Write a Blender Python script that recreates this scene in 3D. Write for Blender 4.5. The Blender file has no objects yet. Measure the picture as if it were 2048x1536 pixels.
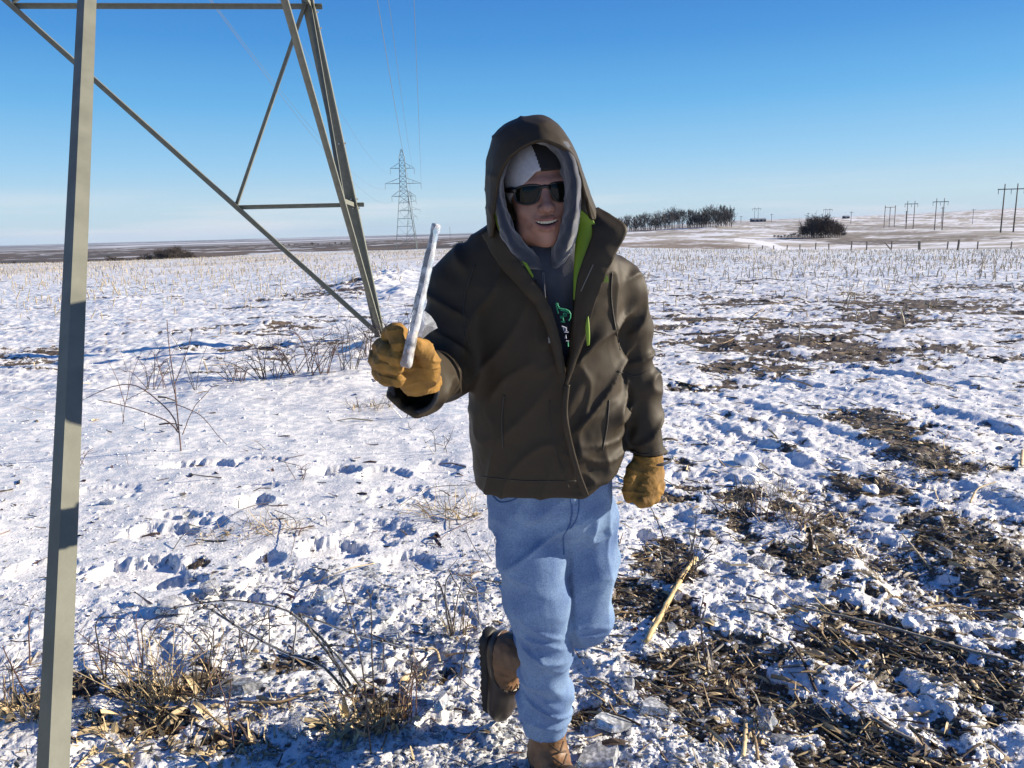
import bpy, math, random
import numpy as np
from mathutils import Vector, Matrix

sc = bpy.context.scene
COL = sc.collection

# ---------------------------------------------------------------- camera
CAM_H = 1.6
FPX = 1538.0            # focal length in pixels of the 2048 wide photograph
PITCH = math.radians(11.25)
ROLL = math.radians(1.5)
cp_, sp_ = math.cos(PITCH), math.sin(PITCH)
cr_, sr_ = math.cos(ROLL), math.sin(ROLL)
FWD = np.array([0, cp_, -sp_])
R0 = np.array([1.0, 0, 0]); U0 = np.array([0, sp_, cp_])
RIGHT = R0 * cr_ - U0 * sr_
UP = U0 * cr_ + R0 * sr_
camd = bpy.data.cameras.new('camera')
cam = bpy.data.objects.new('camera', camd); COL.objects.link(cam)
camd.sensor_width = 36.0
camd.lens = FPX / 2048.0 * 36.0
camd.clip_start = 0.05; camd.clip_end = 60000
M = Matrix(((RIGHT[0], UP[0], -FWD[0], 0), (RIGHT[1], UP[1], -FWD[1], 0), (RIGHT[2], UP[2], -FWD[2], CAM_H), (0, 0, 0, 1)))
cam.matrix_world = M
sc.camera = cam

# ---------------------------------------------------------------- sky, sun, exposure
SUN_AZ = math.radians(81)     # to the right of the view direction (+Y)
SUN_EL = math.radians(20.5)
world = bpy.data.worlds.new("World"); sc.world = world; world.use_nodes = True
wn = world.node_tree; wn.nodes.clear()
def wnode(t, **kw):
    n = wn.nodes.new(t)
    for k, v in kw.items(): setattr(n, k, v)
    return n
wo = wnode('ShaderNodeOutputWorld'); wb = wnode('ShaderNodeBackground')
sky = wnode('ShaderNodeTexSky', sky_type='NISHITA', sun_disc=False)
sky.sun_elevation = SUN_EL; sky.sun_rotation = SUN_AZ
sky.altitude = 700; sky.air_density = 1.0; sky.dust_density = 0.25; sky.ozone_density = 3.2
wb.inputs['Strength'].default_value = 0.0605
tc = wnode('ShaderNodeTexCoord'); sep = wnode('ShaderNodeSeparateXYZ')
wn.links.new(tc.outputs['Generated'], sep.inputs[0])
mp = wnode('ShaderNodeMapping'); mp.inputs['Scale'].default_value = (1.6, 1.6, 26)
mp.inputs['Rotation'].default_value = (0.0, math.radians(1.6), 0)
wn.links.new(tc.outputs['Generated'], mp.inputs[0])
cn = wnode('ShaderNodeTexNoise'); cn.inputs['Scale'].default_value = 1.7; cn.inputs['Detail'].default_value = 7
cn.inputs['Roughness'].default_value = 0.55
wn.links.new(mp.outputs[0], cn.inputs['Vector'])
cr = wnode('ShaderNodeMapRange'); cr.inputs[1].default_value = 0.47; cr.inputs[2].default_value = 0.72
wn.links.new(cn.outputs['Fac'], cr.inputs[0])
band = wnode('ShaderNodeMapRange', interpolation_type='SMOOTHSTEP'); band.inputs[1].default_value = 0.065; band.inputs[2].default_value = 0.030
wn.links.new(sep.outputs['Z'], band.inputs[0])
mul = wnode('ShaderNodeMath', operation='MULTIPLY'); wn.links.new(cr.outputs[0], mul.inputs[0]); wn.links.new(band.outputs[0], mul.inputs[1])
mul2 = wnode('ShaderNodeMath', operation='MULTIPLY'); wn.links.new(mul.outputs[0], mul2.inputs[0]); mul2.inputs[1].default_value = 0.65
# clear cold winter air: deep blue overhead fading to pale grey-blue at the horizon, the same all round
elev = wnode('ShaderNodeMapRange'); elev.inputs[1].default_value = 0.0; elev.inputs[2].default_value = 1.0
wn.links.new(sep.outputs['Z'], elev.inputs[0])
rp = wnode('ShaderNodeValToRGB'); wn.links.new(elev.outputs[0], rp.inputs['Fac'])
_stops = [(0.0, (.52, .67, .76)), (.035, (.50, .68, .80)), (.085, (.30, .58, .84)), (.15, (.135, .44, .80)), (.22, (.060, .295, .70)), (.30, (.032, .20, .60)), (.55, (.022, .11, .42)), (1.0, (.012, .06, .28))]
cb = rp.color_ramp
while len(cb.elements) < len(_stops): cb.elements.new(0.5)
for e, (p_, c_) in zip(cb.elements, _stops): e.position = p_; e.color = (*c_, 1)
rsc = wnode('ShaderNodeMix', data_type='RGBA', blend_type='MULTIPLY'); rsc.inputs['Factor'].default_value = 1
wn.links.new(rp.outputs[0], rsc.inputs['A']); rsc.inputs['B'].default_value = (9.5, 9.5, 9.5, 1)
smix = wnode('ShaderNodeMix', data_type='RGBA'); smix.inputs['Factor'].default_value = 0.88
wn.links.new(sky.outputs[0], smix.inputs['A']); wn.links.new(rsc.outputs['Result'], smix.inputs['B'])
cmix = wnode('ShaderNodeMix', data_type='RGBA')
wn.links.new(mul2.outputs[0], cmix.inputs['Factor']); wn.links.new(smix.outputs['Result'], cmix.inputs['A'])
cmix.inputs['B'].default_value = (7.6, 7.5, 7.7, 1)
wn.links.new(cmix.outputs['Result'], wb.inputs['Color']); wn.links.new(wb.outputs[0], wo.inputs[0])

sd = bpy.data.lights.new('sun', 'SUN'); sun = bpy.data.objects.new('sun', sd); COL.objects.link(sun)
sd.energy = 5.0; sd.angle = math.radians(0.5); sd.color = (1.0, 0.88, 0.70)
SUNV = Vector((math.sin(SUN_AZ) * math.cos(SUN_EL), math.cos(SUN_AZ) * math.cos(SUN_EL), math.sin(SUN_EL)))
sun.rotation_euler = SUNV.to_track_quat('Z', 'Y').to_euler()
sun.location = (30, 5, 20)
sc.view_settings.view_transform = 'Standard'; sc.view_settings.look = 'None'
sc.view_settings.exposure = 0.92; sc.view_settings.gamma = 1.0
sc.view_settings.use_curve_mapping = False
sc.render.engine = 'CYCLES'
sc.cycles.use_denoising = True
sc.cycles.max_bounces = 8; sc.cycles.diffuse_bounces = 1; sc.cycles.glossy_bounces = 3
sc.cycles.transmission_bounces = 8; sc.cycles.transparent_max_bounces = 8; sc.cycles.volume_bounces = 0
sc.cycles.caustics_reflective = False; sc.cycles.caustics_refractive = False

# ---------------------------------------------------------------- helpers
def ray(px, py):
    d = FWD + RIGHT * ((px - 1024) / FPX) - UP * ((py - 768) / FPX)
    return d
def P(px, py, Y):
    d = ray(px, py); s = Y / d[1]
    return Vector((d[0] * s, Y, CAM_H + d[2] * s))
def G0(px, py, z=0.0):
    d = ray(px, py); s = (z - CAM_H) / d[2]
    return Vector((d[0] * s, d[1] * s, z))

def material(name):
    m = bpy.data.materials.new(name); m.use_nodes = True
    nt = m.node_tree; b = nt.nodes['Principled BSDF']
    return m, nt, b
def simple_mat(name, col, rough=0.6, metal=0.0, noise=0.0, nscale=20.0, bump=0.0, bscale=60.0, spec=0.5, col2=None, detail=6, bdist=0.01, **kw):
    m, nt, b = material(name)
    b.inputs['Roughness'].default_value = rough; b.inputs['Metallic'].default_value = metal
    b.inputs['Specular IOR Level'].default_value = spec
    for k, v in kw.items(): b.inputs[k.replace('_', ' ')].default_value = v
    tc = nt.nodes.new('ShaderNodeTexCoord')
    if noise > 0 or col2:
        n = nt.nodes.new('ShaderNodeTexNoise'); n.inputs['Scale'].default_value = nscale; n.inputs['Detail'].default_value = detail
        nt.links.new(tc.outputs['Object'], n.inputs['Vector'])
        r = nt.nodes.new('ShaderNodeMapRange'); r.inputs[1].default_value = 0.35; r.inputs[2].default_value = 0.65
        nt.links.new(n.outputs['Fac'], r.inputs[0])
        mx = nt.nodes.new('ShaderNodeMix'); mx.data_type = 'RGBA'
        nt.links.new(r.outputs[0], mx.inputs['Factor'])
        c2 = col2 or tuple(c * (1 - noise) for c in col)
        c1 = col if col2 else tuple(min(1, c * (1 + noise)) for c in col)
        mx.inputs['A'].default_value = (*c1, 1); mx.inputs['B'].default_value = (*c2, 1)
        nt.links.new(mx.outputs['Result'], b.inputs['Base Color'])
    else:
        b.inputs['Base Color'].default_value = (*col, 1)
    if bump > 0:
        n2 = nt.nodes.new('ShaderNodeTexNoise'); n2.inputs['Scale'].default_value = bscale; n2.inputs['Detail'].default_value = 5
        nt.links.new(tc.outputs['Object'], n2.inputs['Vector'])
        bp = nt.nodes.new('ShaderNodeBump'); bp.inputs['Strength'].default_value = bump; bp.inputs['Distance'].default_value = bdist
        nt.links.new(n2.outputs['Fac'], bp.inputs['Height']); nt.links.new(bp.outputs[0], b.inputs['Normal'])
    return m

def mesh_np(name, V, F, mats=None, parent=None, smooth=True, fm=None):
    """V (n,3) array, F (m,3|4) array -> linked object"""
    me = bpy.data.meshes.new(name)
    V = np.ascontiguousarray(V, dtype=np.float32); F = np.ascontiguousarray(F, dtype=np.int32)
    k = F.shape[1]
    me.vertices.add(len(V)); me.vertices.foreach_set('co', V.ravel())
    me.loops.add(F.size); me.loops.foreach_set('vertex_index', F.ravel())
    me.polygons.add(len(F)); me.polygons.foreach_set('loop_start', np.arange(0, F.size, k, dtype=np.int32))
    me.polygons.foreach_set('loop_total', np.full(len(F), k, dtype=np.int32))
    me.update(calc_edges=True)
    me.polygons.foreach_set('use_smooth', np.full(len(F), bool(smooth)))
    if mats:
        for m in (mats if isinstance(mats, (list, tuple)) else [mats]): me.materials.append(m)
    if fm is not None: me.polygons.foreach_set('material_index', np.asarray(fm, dtype=np.int32))
    o = bpy.data.objects.new(name, me); COL.objects.link(o)
    if parent: o.parent = parent
    return o
def empty(name, loc=(0, 0, 0), rz=0.0):
    o = bpy.data.objects.new(name, None); COL.objects.link(o); o.location = loc; o.rotation_euler = (0, 0, rz)
    o.empty_display_size = 0.1
    return o
def tag(o, label=None, cat=None, group=None, kind=None):
    if label: o['label'] = label
    if cat: o['category'] = cat
    if group: o['group'] = group
    if kind: o['kind'] = kind
    return o
def copy_tree(o, parent=None):
    kids = [c for c in KIDS.get(o.name, [])]
    c = o.copy(); COL.objects.link(c); c.parent = parent
    KIDS[c.name] = []
    for ch in kids:
        KIDS[c.name].append(copy_tree(ch, c))
    return c
KIDS = {}
def reg(o, parent):
    KIDS.setdefault(parent.name, []).append(o); KIDS.setdefault(o.name, []); return o

class MB:
    """collects boxes, tubes, prisms; quads+tris stored as tris"""
    def __init__(s): s.v = []; s.f = []; s.n = 0
    def add(s, V, F):
        V = np.asarray(V, dtype=float); F = np.asarray(F, dtype=int)
        if F.shape[1] == 4: F = np.vstack([F[:, [0, 1, 2]], F[:, [0, 2, 3]]])
        s.v.append(V); s.f.append(F + s.n); s.n += len(V)
    def box(s, c, d, R=None):
        x, y, z = [a / 2 for a in d]
        V = np.array([[-x,-y,-z],[x,-y,-z],[x,y,-z],[-x,y,-z],[-x,-y,z],[x,-y,z],[x,y,z],[-x,y,z]])
        if R is not None: V = V @ np.array(R).T
        s.add(V + np.array(c), [[0,3,2,1],[4,5,6,7],[0,1,5,4],[1,2,6,5],[2,3,7,6],[3,0,4,7]])
    def tube(s, pts, rad, n=6, cap=True, flat=1.0):
        pts = np.array([tuple(p) for p in pts], dtype=float); m = len(pts)
        rad = np.full(m, rad) if np.isscalar(rad) else np.array(rad, dtype=float)
        T = np.gradient(pts, axis=0); T /= (np.linalg.norm(T, axis=1, keepdims=True) + 1e-9)
        ref = np.array([0, 0, 1.0]) if abs(T[0][2]) < 0.9 else np.array([1.0, 0, 0])
        V = []
        A = np.cross(T[0], ref); A /= np.linalg.norm(A)
        for i in range(m):
            A = A - T[i] * (A @ T[i]); A /= (np.linalg.norm(A) + 1e-9); B = np.cross(T[i], A)
            for k in range(n):
                a = 2 * math.pi * k / n
                V.append(pts[i] + rad[i] * (math.cos(a) * A + math.sin(a) * B * flat))
        F = []
        for i in range(m - 1):
            for k in range(n):
                F.append([i*n+k, i*n+(k+1) % n, (i+1)*n+(k+1) % n, (i+1)*n+k])
        s.add(V, F)
        if cap:
            for base, rev in ((0, True), ((m-1)*n, False)):
                idx = [base + k for k in range(n)]
                tri = [[idx[0], idx[k+1], idx[k]] if rev else [idx[0], idx[k], idx[k+1]] for k in range(1, n-1)]
                s.f.append(np.array(tri) + s.n - len(V))
    def angle(s, p0, p1, da, db, w, t):
        """L-profile between p0 and p1; corner on the line, flanges along da and db"""
        p0 = np.array(p0, float); p1 = np.array(p1, float); d = p1 - p0; d /= np.linalg.norm(d)
        a = np.array(da, float); a = a - d * (a @ d); a /= np.linalg.norm(a)
        b = np.array(db, float); b = b - d * (b @ d); b /= np.linalg.norm(b)
        pr = [0*a, a*w, a*w + b*t, a*t + b*t, a*t + b*w, b*w]
        V = [p0 + q for q in pr] + [p1 + q for q in pr]
        F = [[i, (i+1) % 6, 6+(i+1) % 6, 6+i] for i in range(6)]
        s.add(V, F); base = s.n - 12
        s.f.append(np.array([[0,2,1],[0,3,2],[0,5,4],[0,4,3],[6,7,8],[6,8,9],[6,10,11],[6,9,10]]) + base)
    def build(s, name, mat, parent=None, smooth=False):
        o = mesh_np(name, np.vstack(s.v), np.vstack(s.f), mat, parent, smooth)
        if parent: reg(o, parent)
        return o

# ---- noise
_rs = np.random.RandomState(7)
_PERM = _rs.permutation(4096).astype(np.int64)
_GA = _rs.rand(4096) * 2 * math.pi
_GX = np.cos(_GA).astype(np.float32); _GY = np.sin(_GA).astype(np.float32)
_g3 = _rs.randn(4096, 3); _g3 /= np.linalg.norm(_g3, axis=1, keepdims=True); _g3 = _g3.astype(np.float32)
def _h2(ix, iy, seed): return _PERM[(_PERM[(ix + seed * 131) & 4095] + iy) & 4095]
def pn2(x, y, seed=0):
    ix = np.floor(x).astype(np.int64); iy = np.floor(y).astype(np.int64)
    fx = (x - ix).astype(np.float32); fy = (y - iy).astype(np.float32)
    u = fx*fx*fx*(fx*(fx*6-15)+10); v = fy*fy*fy*(fy*(fy*6-15)+10)
    def g(dx, dy):
        h = _h2(ix+dx, iy+dy, seed); return _GX[h]*(fx-dx) + _GY[h]*(fy-dy)
    a = g(0,0); b = g(1,0); c = g(0,1); d = g(1,1)
    return 1.4 * ((a + (b-a)*u) * (1-v) + (c + (d-c)*u) * v)
def fbm2(x, y, oct=4, seed=0, gain=0.5):
    s = 0; a = 1.0
    for i in range(oct):
        s = s + a * pn2(x, y, seed + i * 17); x = x * 2.03 + 3.1; y = y * 2.03 - 1.7; a *= gain
    return s
def pn3(p, seed=0):
    i = np.floor(p).astype(np.int64); f = (p - i).astype(np.float32)
    u = f*f*f*(f*(f*6-15)+10)
    out = 0
    for dx in (0, 1):
        for dy in (0, 1):
            for dz in (0, 1):
                h = _PERM[(_PERM[(_PERM[(i[:,0]+dx+seed*131) & 4095] + i[:,1]+dy) & 4095] + i[:,2]+dz) & 4095]
                g = _g3[h]
                d = g[:,0]*(f[:,0]-dx) + g[:,1]*(f[:,1]-dy) + g[:,2]*(f[:,2]-dz)
                w = (u[:,0] if dx else 1-u[:,0])*(u[:,1] if dy else 1-u[:,1])*(u[:,2] if dz else 1-u[:,2])
                out = out + w*d
    return 1.5 * out
def fbm3(p, oct=3, seed=0, gain=0.5):
    s = 0; a = 1.0
    for k in range(oct):
        s = s + a*pn3(p, seed+k*13); p = p*2.03+1.3; a *= gain
    return s
def vor2(x, y, seed=0):
    """returns F1, F2, cell id"""
    ix = np.floor(x).astype(np.int64); iy = np.floor(y).astype(np.int64)
    f1 = np.full(x.shape, 9., np.float32); f2 = f1.copy(); cid = np.zeros(x.shape, np.int64)
    for dx in (-1, 0, 1):
        for dy in (-1, 0, 1):
            h = _h2(ix+dx, iy+dy, seed)
            cx = ix+dx + (_GA[h] / 6.2832); cy = iy+dy + (_GA[(h*7+11) & 4095] / 6.2832)
            d = np.sqrt((x-cx)**2 + (y-cy)**2).astype(np.float32)
            m = d < f1
            f2 = np.where(m, f1, np.minimum(f2, d)); cid = np.where(m, h, cid); f1 = np.where(m, d, f1)
    return f1, f2, cid
def sstep(a, b, x):
    t = np.clip((x - a) / (b - a), 0, 1); return t*t*(3-2*t)
# ================================================================ terrain
_tx = np.array([-900, 0, 300, 600, 850, 1050, 1250, 1450, 1600, 1750, 2048, 2900.])
_td = np.array([0.5, 5, 12, 30, 60, 100, 150, 200, 260, 330, 450, 600, 900, 1500, 3000, 6000, 16000.])
# degrees-like numbers: photograph pixels below eye level at which the ground of that distance is seen
_tb = np.array([
#   .5    5    12   30   60  100  150  200  260  330  450  600  900 1500 3000 6000 16000
 [4922, 492, 205,  84,  49,  37, 33,  36,  40,  37,  30,  26,  19,  13,   8,   5,   2],
 [4922, 492, 205,  84,  49,  37, 32.5,36,  40,  37,  30,  26,  19,  13,   8,   5,   2],
 [4922, 492, 205,  84,  49,  38, 34,  37,  41,  37,  30,  25,  19,  13,   8,   5,   2],
 [4922, 492, 205,  83,  48,  37, 32,  29,  33,  36,  28,  24,  18,  13,   8,   5,   2],
 [4922, 492, 205,  82,  46,  36, 32,  31,  31,  30,  32,  22,  17,  12,   7,   4,   2],
 [4922, 492, 205,  82,  46,  37, 34,  33,  32,  30,  22,  14,   9,   9,   6,   4,   2],
 [4922, 492, 205,  84,  50,  38, 40,  34,  24,  18,   9,   3,   1,   6,   6,   5,   2],
 [4922, 492, 205,  85,  52,  44, 46,  34,  26,  18,   8,  -3,  -8,   0,   6,   5,   2],
 [4922, 492, 205,  86,  54,  48, 50,  38,  28,  21,  10,  -2,  -9,   0,   6,   5,   2],
 [4922, 492, 205,  87,  58,  50, 50,  40,  29,  22,  12,   3, -10,  -9,   6,   5,   2],
 [4922, 492, 205,  88,  60,  52, 46,  37,  28,  20,  14,   4, -13, -14,   4,   5,   2],
 [4922, 492, 205,  88,  60,  52, 46,  37,  28,  20,  12,   0, -14, -16,   4,   5,   2]], float)
def macro(x, y):
    """large shape of the land at world (x, y)"""
    x = np.asarray(x, float); y = np.asarray(y, float)
    r = np.sqrt(x*x + y*y) + 1e-6
    az = np.where(y > 0.2*np.abs(x), x/np.maximum(y, 1e-3), np.sign(x)*5.0)
    col = 1024 + az*FPX*1.0
    col = np.clip(col, _tx[0], _tx[-1])
    ld = np.log(np.clip(r, 0.5, 16000)); lt = np.log(_td)
    ci = np.clip(np.searchsorted(_tx, col) - 1, 0, len(_tx)-2); ct = (col-_tx[ci])/(_tx[ci+1]-_tx[ci]); ct = ct*ct*(3-2*ct)
    di = np.clip(np.searchsorted(lt, ld) - 1, 0, len(_td)-2); dt = (ld-lt[di])/(lt[di+1]-lt[di])
    Z = CAM_H - _tb*_td[None, :]/FPX
    Z = np.where(_td[None, :] <= 12, 0.0, Z)
    # catmull-rom in distance
    def ctr(c):
        p0 = Z[c, np.clip(di-1, 0, 99)]; p1 = Z[c, di]; p2 = Z[c, di+1]; p3 = Z[c, np.clip(di+2, 0, len(_td)-1)]
        m1 = (p2-p0)/2; m2 = (p3-p1)/2
        lin = p1+(p2-p1)*dt
        t = dt; h = (2*t**3-3*t*t+1)*p1+(t**3-2*t*t+t)*m1+(-2*t**3+3*t*t)*p2+(t**3-t*t)*m2
        return 0.5*lin+0.5*h
    return ctr(ci)*(1-ct) + ctr(ci+1)*ct

# hand laid marks of the near field: world positions taken at ground level
def W(px, py): g = G0(px, py); return g.x, g.y
_soil = []   # (cx, cy, rx, ry, strength)
def soil(px, py, w, h, s):
    a = W(px-w, py); b = W(px+w, py); c = W(px, py-h); d = W(px, py+h); m = W(px, py)
    _soil.append((m[0], m[1], abs(b[0]-a[0])/2+.02, abs(c[1]-d[1])/2+.02, s))
for a in [(1850,1130,260,110,.95),(1960,1060,160,60,.95),(1700,1080,120,40,.5),(1480,1010,110,40,.7),(1620,1080,70,30,.7),
          (1770,850,70,22,1.2),(1820,895,80,16,.9),(1700,980,90,22,.9),(1830,930,110,30,.55),(1400,1330,110,60,.75),(1290,1230,70,50,.9),(1500,1420,130,60,.7),
          (1780,1330,170,80,.75),(1960,1400,140,110,.7),(1650,1300,120,50,.8),(1600,1480,160,60,.55),(1880,1250,120,40,.6),(1470,1290,90,40,.8),
          (300,1370,150,30,.6),(250,1460,130,30,.5),(740,1420,80,50,.7),(860,1330,70,35,.5),(560,1340,80,30,.5),(120,1400,90,60,.6),(480,1500,110,25,.7),(950,1180,60,40,.4),(395,1130,18,6,.6),
          (560,1020,60,20,.15),(1180,1420,60,35,.5),(1330,1120,60,30,.9),(1870,720,60,16,.5),
          (640,590,90,7,.7),(680,575,50,5,.9),(560,655,50,8,.7),(530,690,70,9,.6),(690,640,90,8,.5),(370,660,60,7,.35),(60,710,70,9,.7),(130,690,60,7,.4),
          (500,610,60,5,.3),(240,595,90,5,.45),
          (1560,690,160,30,.8),(1700,700,90,24,1.1),(1450,690,90,22,.7),(1500,740,80,14,1.0),(1850,610,200,22,.8),(1780,640,140,20,.7),(1600,650,120,14,.6),(1400,640,70,14,.6),(1950,700,120,22,.5),(1420,770,90,14,.3),
          (1500,600,120,14,.45),(1950,570,140,10,.45)]:
    soil(*a)
_pits = []   # footprints and hollows
for (px, py, w, h, dep) in [(405,930,62,9,.05),(520,922,50,6,.025),(675,938,36,8,.05),(505,1003,26,12,.06),(400,1052,40,14,.035),(320,1058,60,14,.05),(670,1098,60,18,.07),(290,1140,110,24,.06),
                            (360,1165,60,18,.05),(520,970,30,6,.02),(770,945,40,12,.04),(640,940,20,6,.04),(880,930,40,14,.03),(760,1060,60,26,.04),(580,1170,80,24,.04),(820,1120,60,22,.045),(450,1210,70,20,.04),
                            (1290,1075,20,14,.05),(1360,1040,30,14,.03),(1400,960,60,16,.03),(1540,870,60,14,.04),(1600,940,70,20,.03),(800,990,60,20,.025),(90,1130,50,20,.03),(200,985,60,14,.02),
                            (880,1330,50,26,.05),(600,1250,70,26,.04),(520,1120,40,14,.04),(360,1030,50,8,.03)]:
    a = W(px-w, py); b = W(px+w, py); c = W(px, py-h); d = W(px, py+h); m = W(px, py)
    _pits.append((m[0], m[1], abs(b[0]-a[0])/2, max(abs(c[1]-d[1])/2, .03), dep))
# wheel ruts curving through the right of the field (polylines on the ground)
_ruts = [[W(*p) for p in pl] for pl in (
    [(1330,775),(1450,800),(1600,850),(1750,915),(1900,985),(2100,1080)],
    [(1330,830),(1420,862),(1520,910),(1640,990),(1760,1080),(1900,1200)],
    [(1300,735),(1500,752),(1700,790),(1900,840),(2150,910)],
    [(1480,705),(1700,735),(1900,775),(2150,830)])]
def _dist_poly(x, y, pl):
    best = np.full(x.shape, 1e3); along = np.zeros(x.shape); acc = 0
    sgn = np.zeros(x.shape)
    for (ax, ay), (bx, by) in zip(pl[:-1], pl[1:]):
        L = math.hypot(bx-ax, by-ay); ux, uy = (bx-ax)/L, (by-ay)/L
        t = np.clip((x-ax)*ux + (y-ay)*uy, 0, L)
        d = np.hypot(x-ax-t*ux, y-ay-t*uy); m = d < best
        s = (x-ax)*uy-(y-ay)*ux
        best = np.where(m, d, best); along = np.where(m, acc+t, along); sgn = np.where(m, np.sign(s), sgn); acc += L
    return best, along, sgn
def surface(x, y, masks=False):
    """near-field relief (metres) and surface masks at world (x, y)"""
    x = np.asarray(x, float); y = np.asarray(y, float)
    r = np.sqrt(x*x+y*y)
    fine = 1/(1+(r/14)**2)
    # how much soil shows
    so = np.zeros(x.shape)
    for (cx, cy, rx, ry, s) in _soil:
        d = ((x-cx)/rx)**2 + ((y-cy)/ry)**2
        so = np.maximum(so, .84*s*np.exp(-d*0.95))
    nz = fbm2(x*2.3, y*2.3, 4, 3, 0.6)
    streak = fbm2(x*.55+.4*fbm2(x*.3,y*.3,2,77), y*1.9, 4, 9, 0.6)
    fieldw = sstep(6.5, 9, y)*(1-sstep(60, 110, r))
    right = sstep(0.35, 0.75, x - 0.02*y + .1)
    soilf = so*1.15 + 0.55*nz*np.clip(so*2.2, 0.0, 1) + fieldw*(0.04+0.52*streak+0.10*right) - 0.02
    soilf += right*(1-sstep(7, 9, y))*(0.10+0.45*nz)*0.8
    soilf += 0.30*fbm2(x*6.5, y*8.5, 4, 15, .65)*(np.clip(so*2, 0, 1) + .6*fieldw + .5*right)
    soilf -= .30*np.clip(fbm2(x*3.2, y*4.5, 3, 19, .6), -.3, 1)*right
    soil_m = sstep(0.34, 0.47, soilf)
    # rough broken crust close to the camera and around the weeds
    rough = sstep(3.75, 2.9, y + 0.25*nz - 0.10*x)
    left = 1-sstep(0.2, 0.7, x)
    h = 0.030*fbm2(x*.5, y*.5, 3, 21) + 0.016*fbm2(x*1.7, y*1.7, 3, 31)
    # broken ice plates
    wx = x + .03*fbm2(x*9, y*9, 2, 41); wy = y + .03*fbm2(x*9, y*9, 2, 43)
    f1, f2, cid = vor2(wx*6.5, wy*6.5, 5)
    tilt = ((cid % 17)/17-.5)*(f1)*.6
    plate = ((cid % 13)/13 - .5)*.034 + tilt*.02
    edge = sstep(0.0, 0.10, f2-f1)
    f1b, f2b, cidb = vor2(wx*15, wy*15, 8)
    plate2 = ((cidb % 11)/11-.5)*.016
    big = fbm2(x*3.2, y*3.2, 4, 51, .55)
    h += rough*(.75*plate*(.4+.6*edge) + .7*plate2 + .013*big)
    # crusty knobs everywhere
    kn = np.abs(fbm2(x*7.5, y*7.5, 3, 61, .6)); h += fine*(0.003+0.005*rough+.006*right)*(0.5-kn)
    kn2 = fbm2(x*26, y*26, 3, 67, .6); h += fine*(0.0008+0.0024*rough+.0022*right)*kn2
    # wind-streaked, furrowed field farther out
    fur = fbm2(x*.9, y*3.1, 4, 71, .6)
    h += fieldw*(0.035*fur) + sstep(7, 10, y)*(1-sstep(40, 90, r))*0.02*fbm2(x*2.2, y*5, 3, 73, .6)
    rl = sstep(0.5, 1.0, x)*(1-sstep(7, 10, y)); h += rl*0.012*fbm2(x*5, y*7, 3, 79, .6)
    # snow lies on top of the soil with a ragged edge
    clod = np.abs(fbm2(x*13, y*13, 3, 83, .6))
    h += -0.013*soil_m + soil_m*(0.016*(0.35-clod) + .012*fbm2(x*5, y*5, 2, 87))
    lump = sstep(.05, .35, fbm2(x*6, y*6, 3, 91, .6)); h += (1-soil_m)*rl*.009*lump
    for (cx, cy, rx, ry, dep) in _pits:
        m = (np.abs(x-cx) < rx*2.2) & (np.abs(y-cy) < ry*2.6+.1)
        if not m.any(): continue
        d = ((x[m]-cx)/rx)**2 + ((y[m]-cy)/ry)**2 + .9*nz[m] + .5*fbm2(x[m]*14, y[m]*14, 3, 55)
        h[m] -= .8*dep*sstep(1.5, .8, d)
    tire = np.zeros(x.shape)
    for k, pl in enumerate(_ruts):
        d, al, sg = _dist_poly(x, y, pl)
        w = .19
        ins = sstep(w+.04, w-.03, d)
        fadeR = sstep(0, .6, al)
        tread = (np.sin((al + (0.5*d)*np.where(sg > 0, 1, -1))*2*math.pi/.085) > .1)*.009*ins
        h += fadeR*(.35+.65*sstep(-.5, .4, fbm2(x*.8, y*.8, 3, 97)))*(-.032*ins + tread*1.3 - .008*ins*np.clip(nz,-1,1) + .024*np.exp(-((d-w-.06)/.05)**2)*(.7+.8*nz))
        tire = np.maximum(tire, ins*fadeR)
    # snow thrown up in drifts by the far track on the left
    for (px, py, w, hh, s) in [(770,555,60,14,.25),(800,590,40,10,.2),(735,575,50,10,.18),(400,690,35,9,.12),(740,700,50,14,.14),(530,650,40,8,.10),(250,600,40,6,.1),(690,760,60,12,.06),(1745,240,1,1,0)]:
        if s == 0: continue
        m0 = W(px, py); a = W(px+w, py); c = W(px, py-hh)
        h += s*np.exp(-((x-m0[0])/abs(a[0]-m0[0]))**2-((y-m0[1])/abs(c[1]-m0[1]))**2)*(.75+.5*fbm2(x*1.6,y*1.6,3,95))
    h *= np.where(r < 60, 1.0, np.clip(1-(r-60)/120, .4, 1))
    if masks: return h, np.where(y < 6.5, sstep(.16, .62, soilf), sstep(.22, .60, soilf)*.85)*(1-.55*tire), rough, tire
    return h
def ground_z(x, y):
    x = np.atleast_1d(np.asarray(x, float)); y = np.atleast_1d(np.asarray(y, float))
    return macro(x, y) + np.where(np.hypot(x, y) < 200, surface(x, y), 0)
def gz(x, y): return float(ground_z(x, y)[0])
def GP(px, py):
    """world point where the ground is met by the line of sight at photo pixel (px, py)"""
    d = ray(px, py); lo, hi = 0.8, 3000.0
    s = np.exp(np.linspace(math.log(lo), math.log(hi), 900))
    X = d[0]*s; Y = d[1]*s; Z = CAM_H + d[2]*s
    g = macro(X, Y); k = np.argmax(Z < g)
    t0, t1 = s[max(k-1, 0)], s[k]
    for _ in range(12):
        tm = (t0+t1)/2
        if CAM_H + d[2]*tm < float(macro(d[0]*tm, d[1]*tm)): t1 = tm
        else: t0 = tm
    X = d[0]*t1; Y = d[1]*t1
    return Vector((X, Y, gz(X, Y)))

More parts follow.
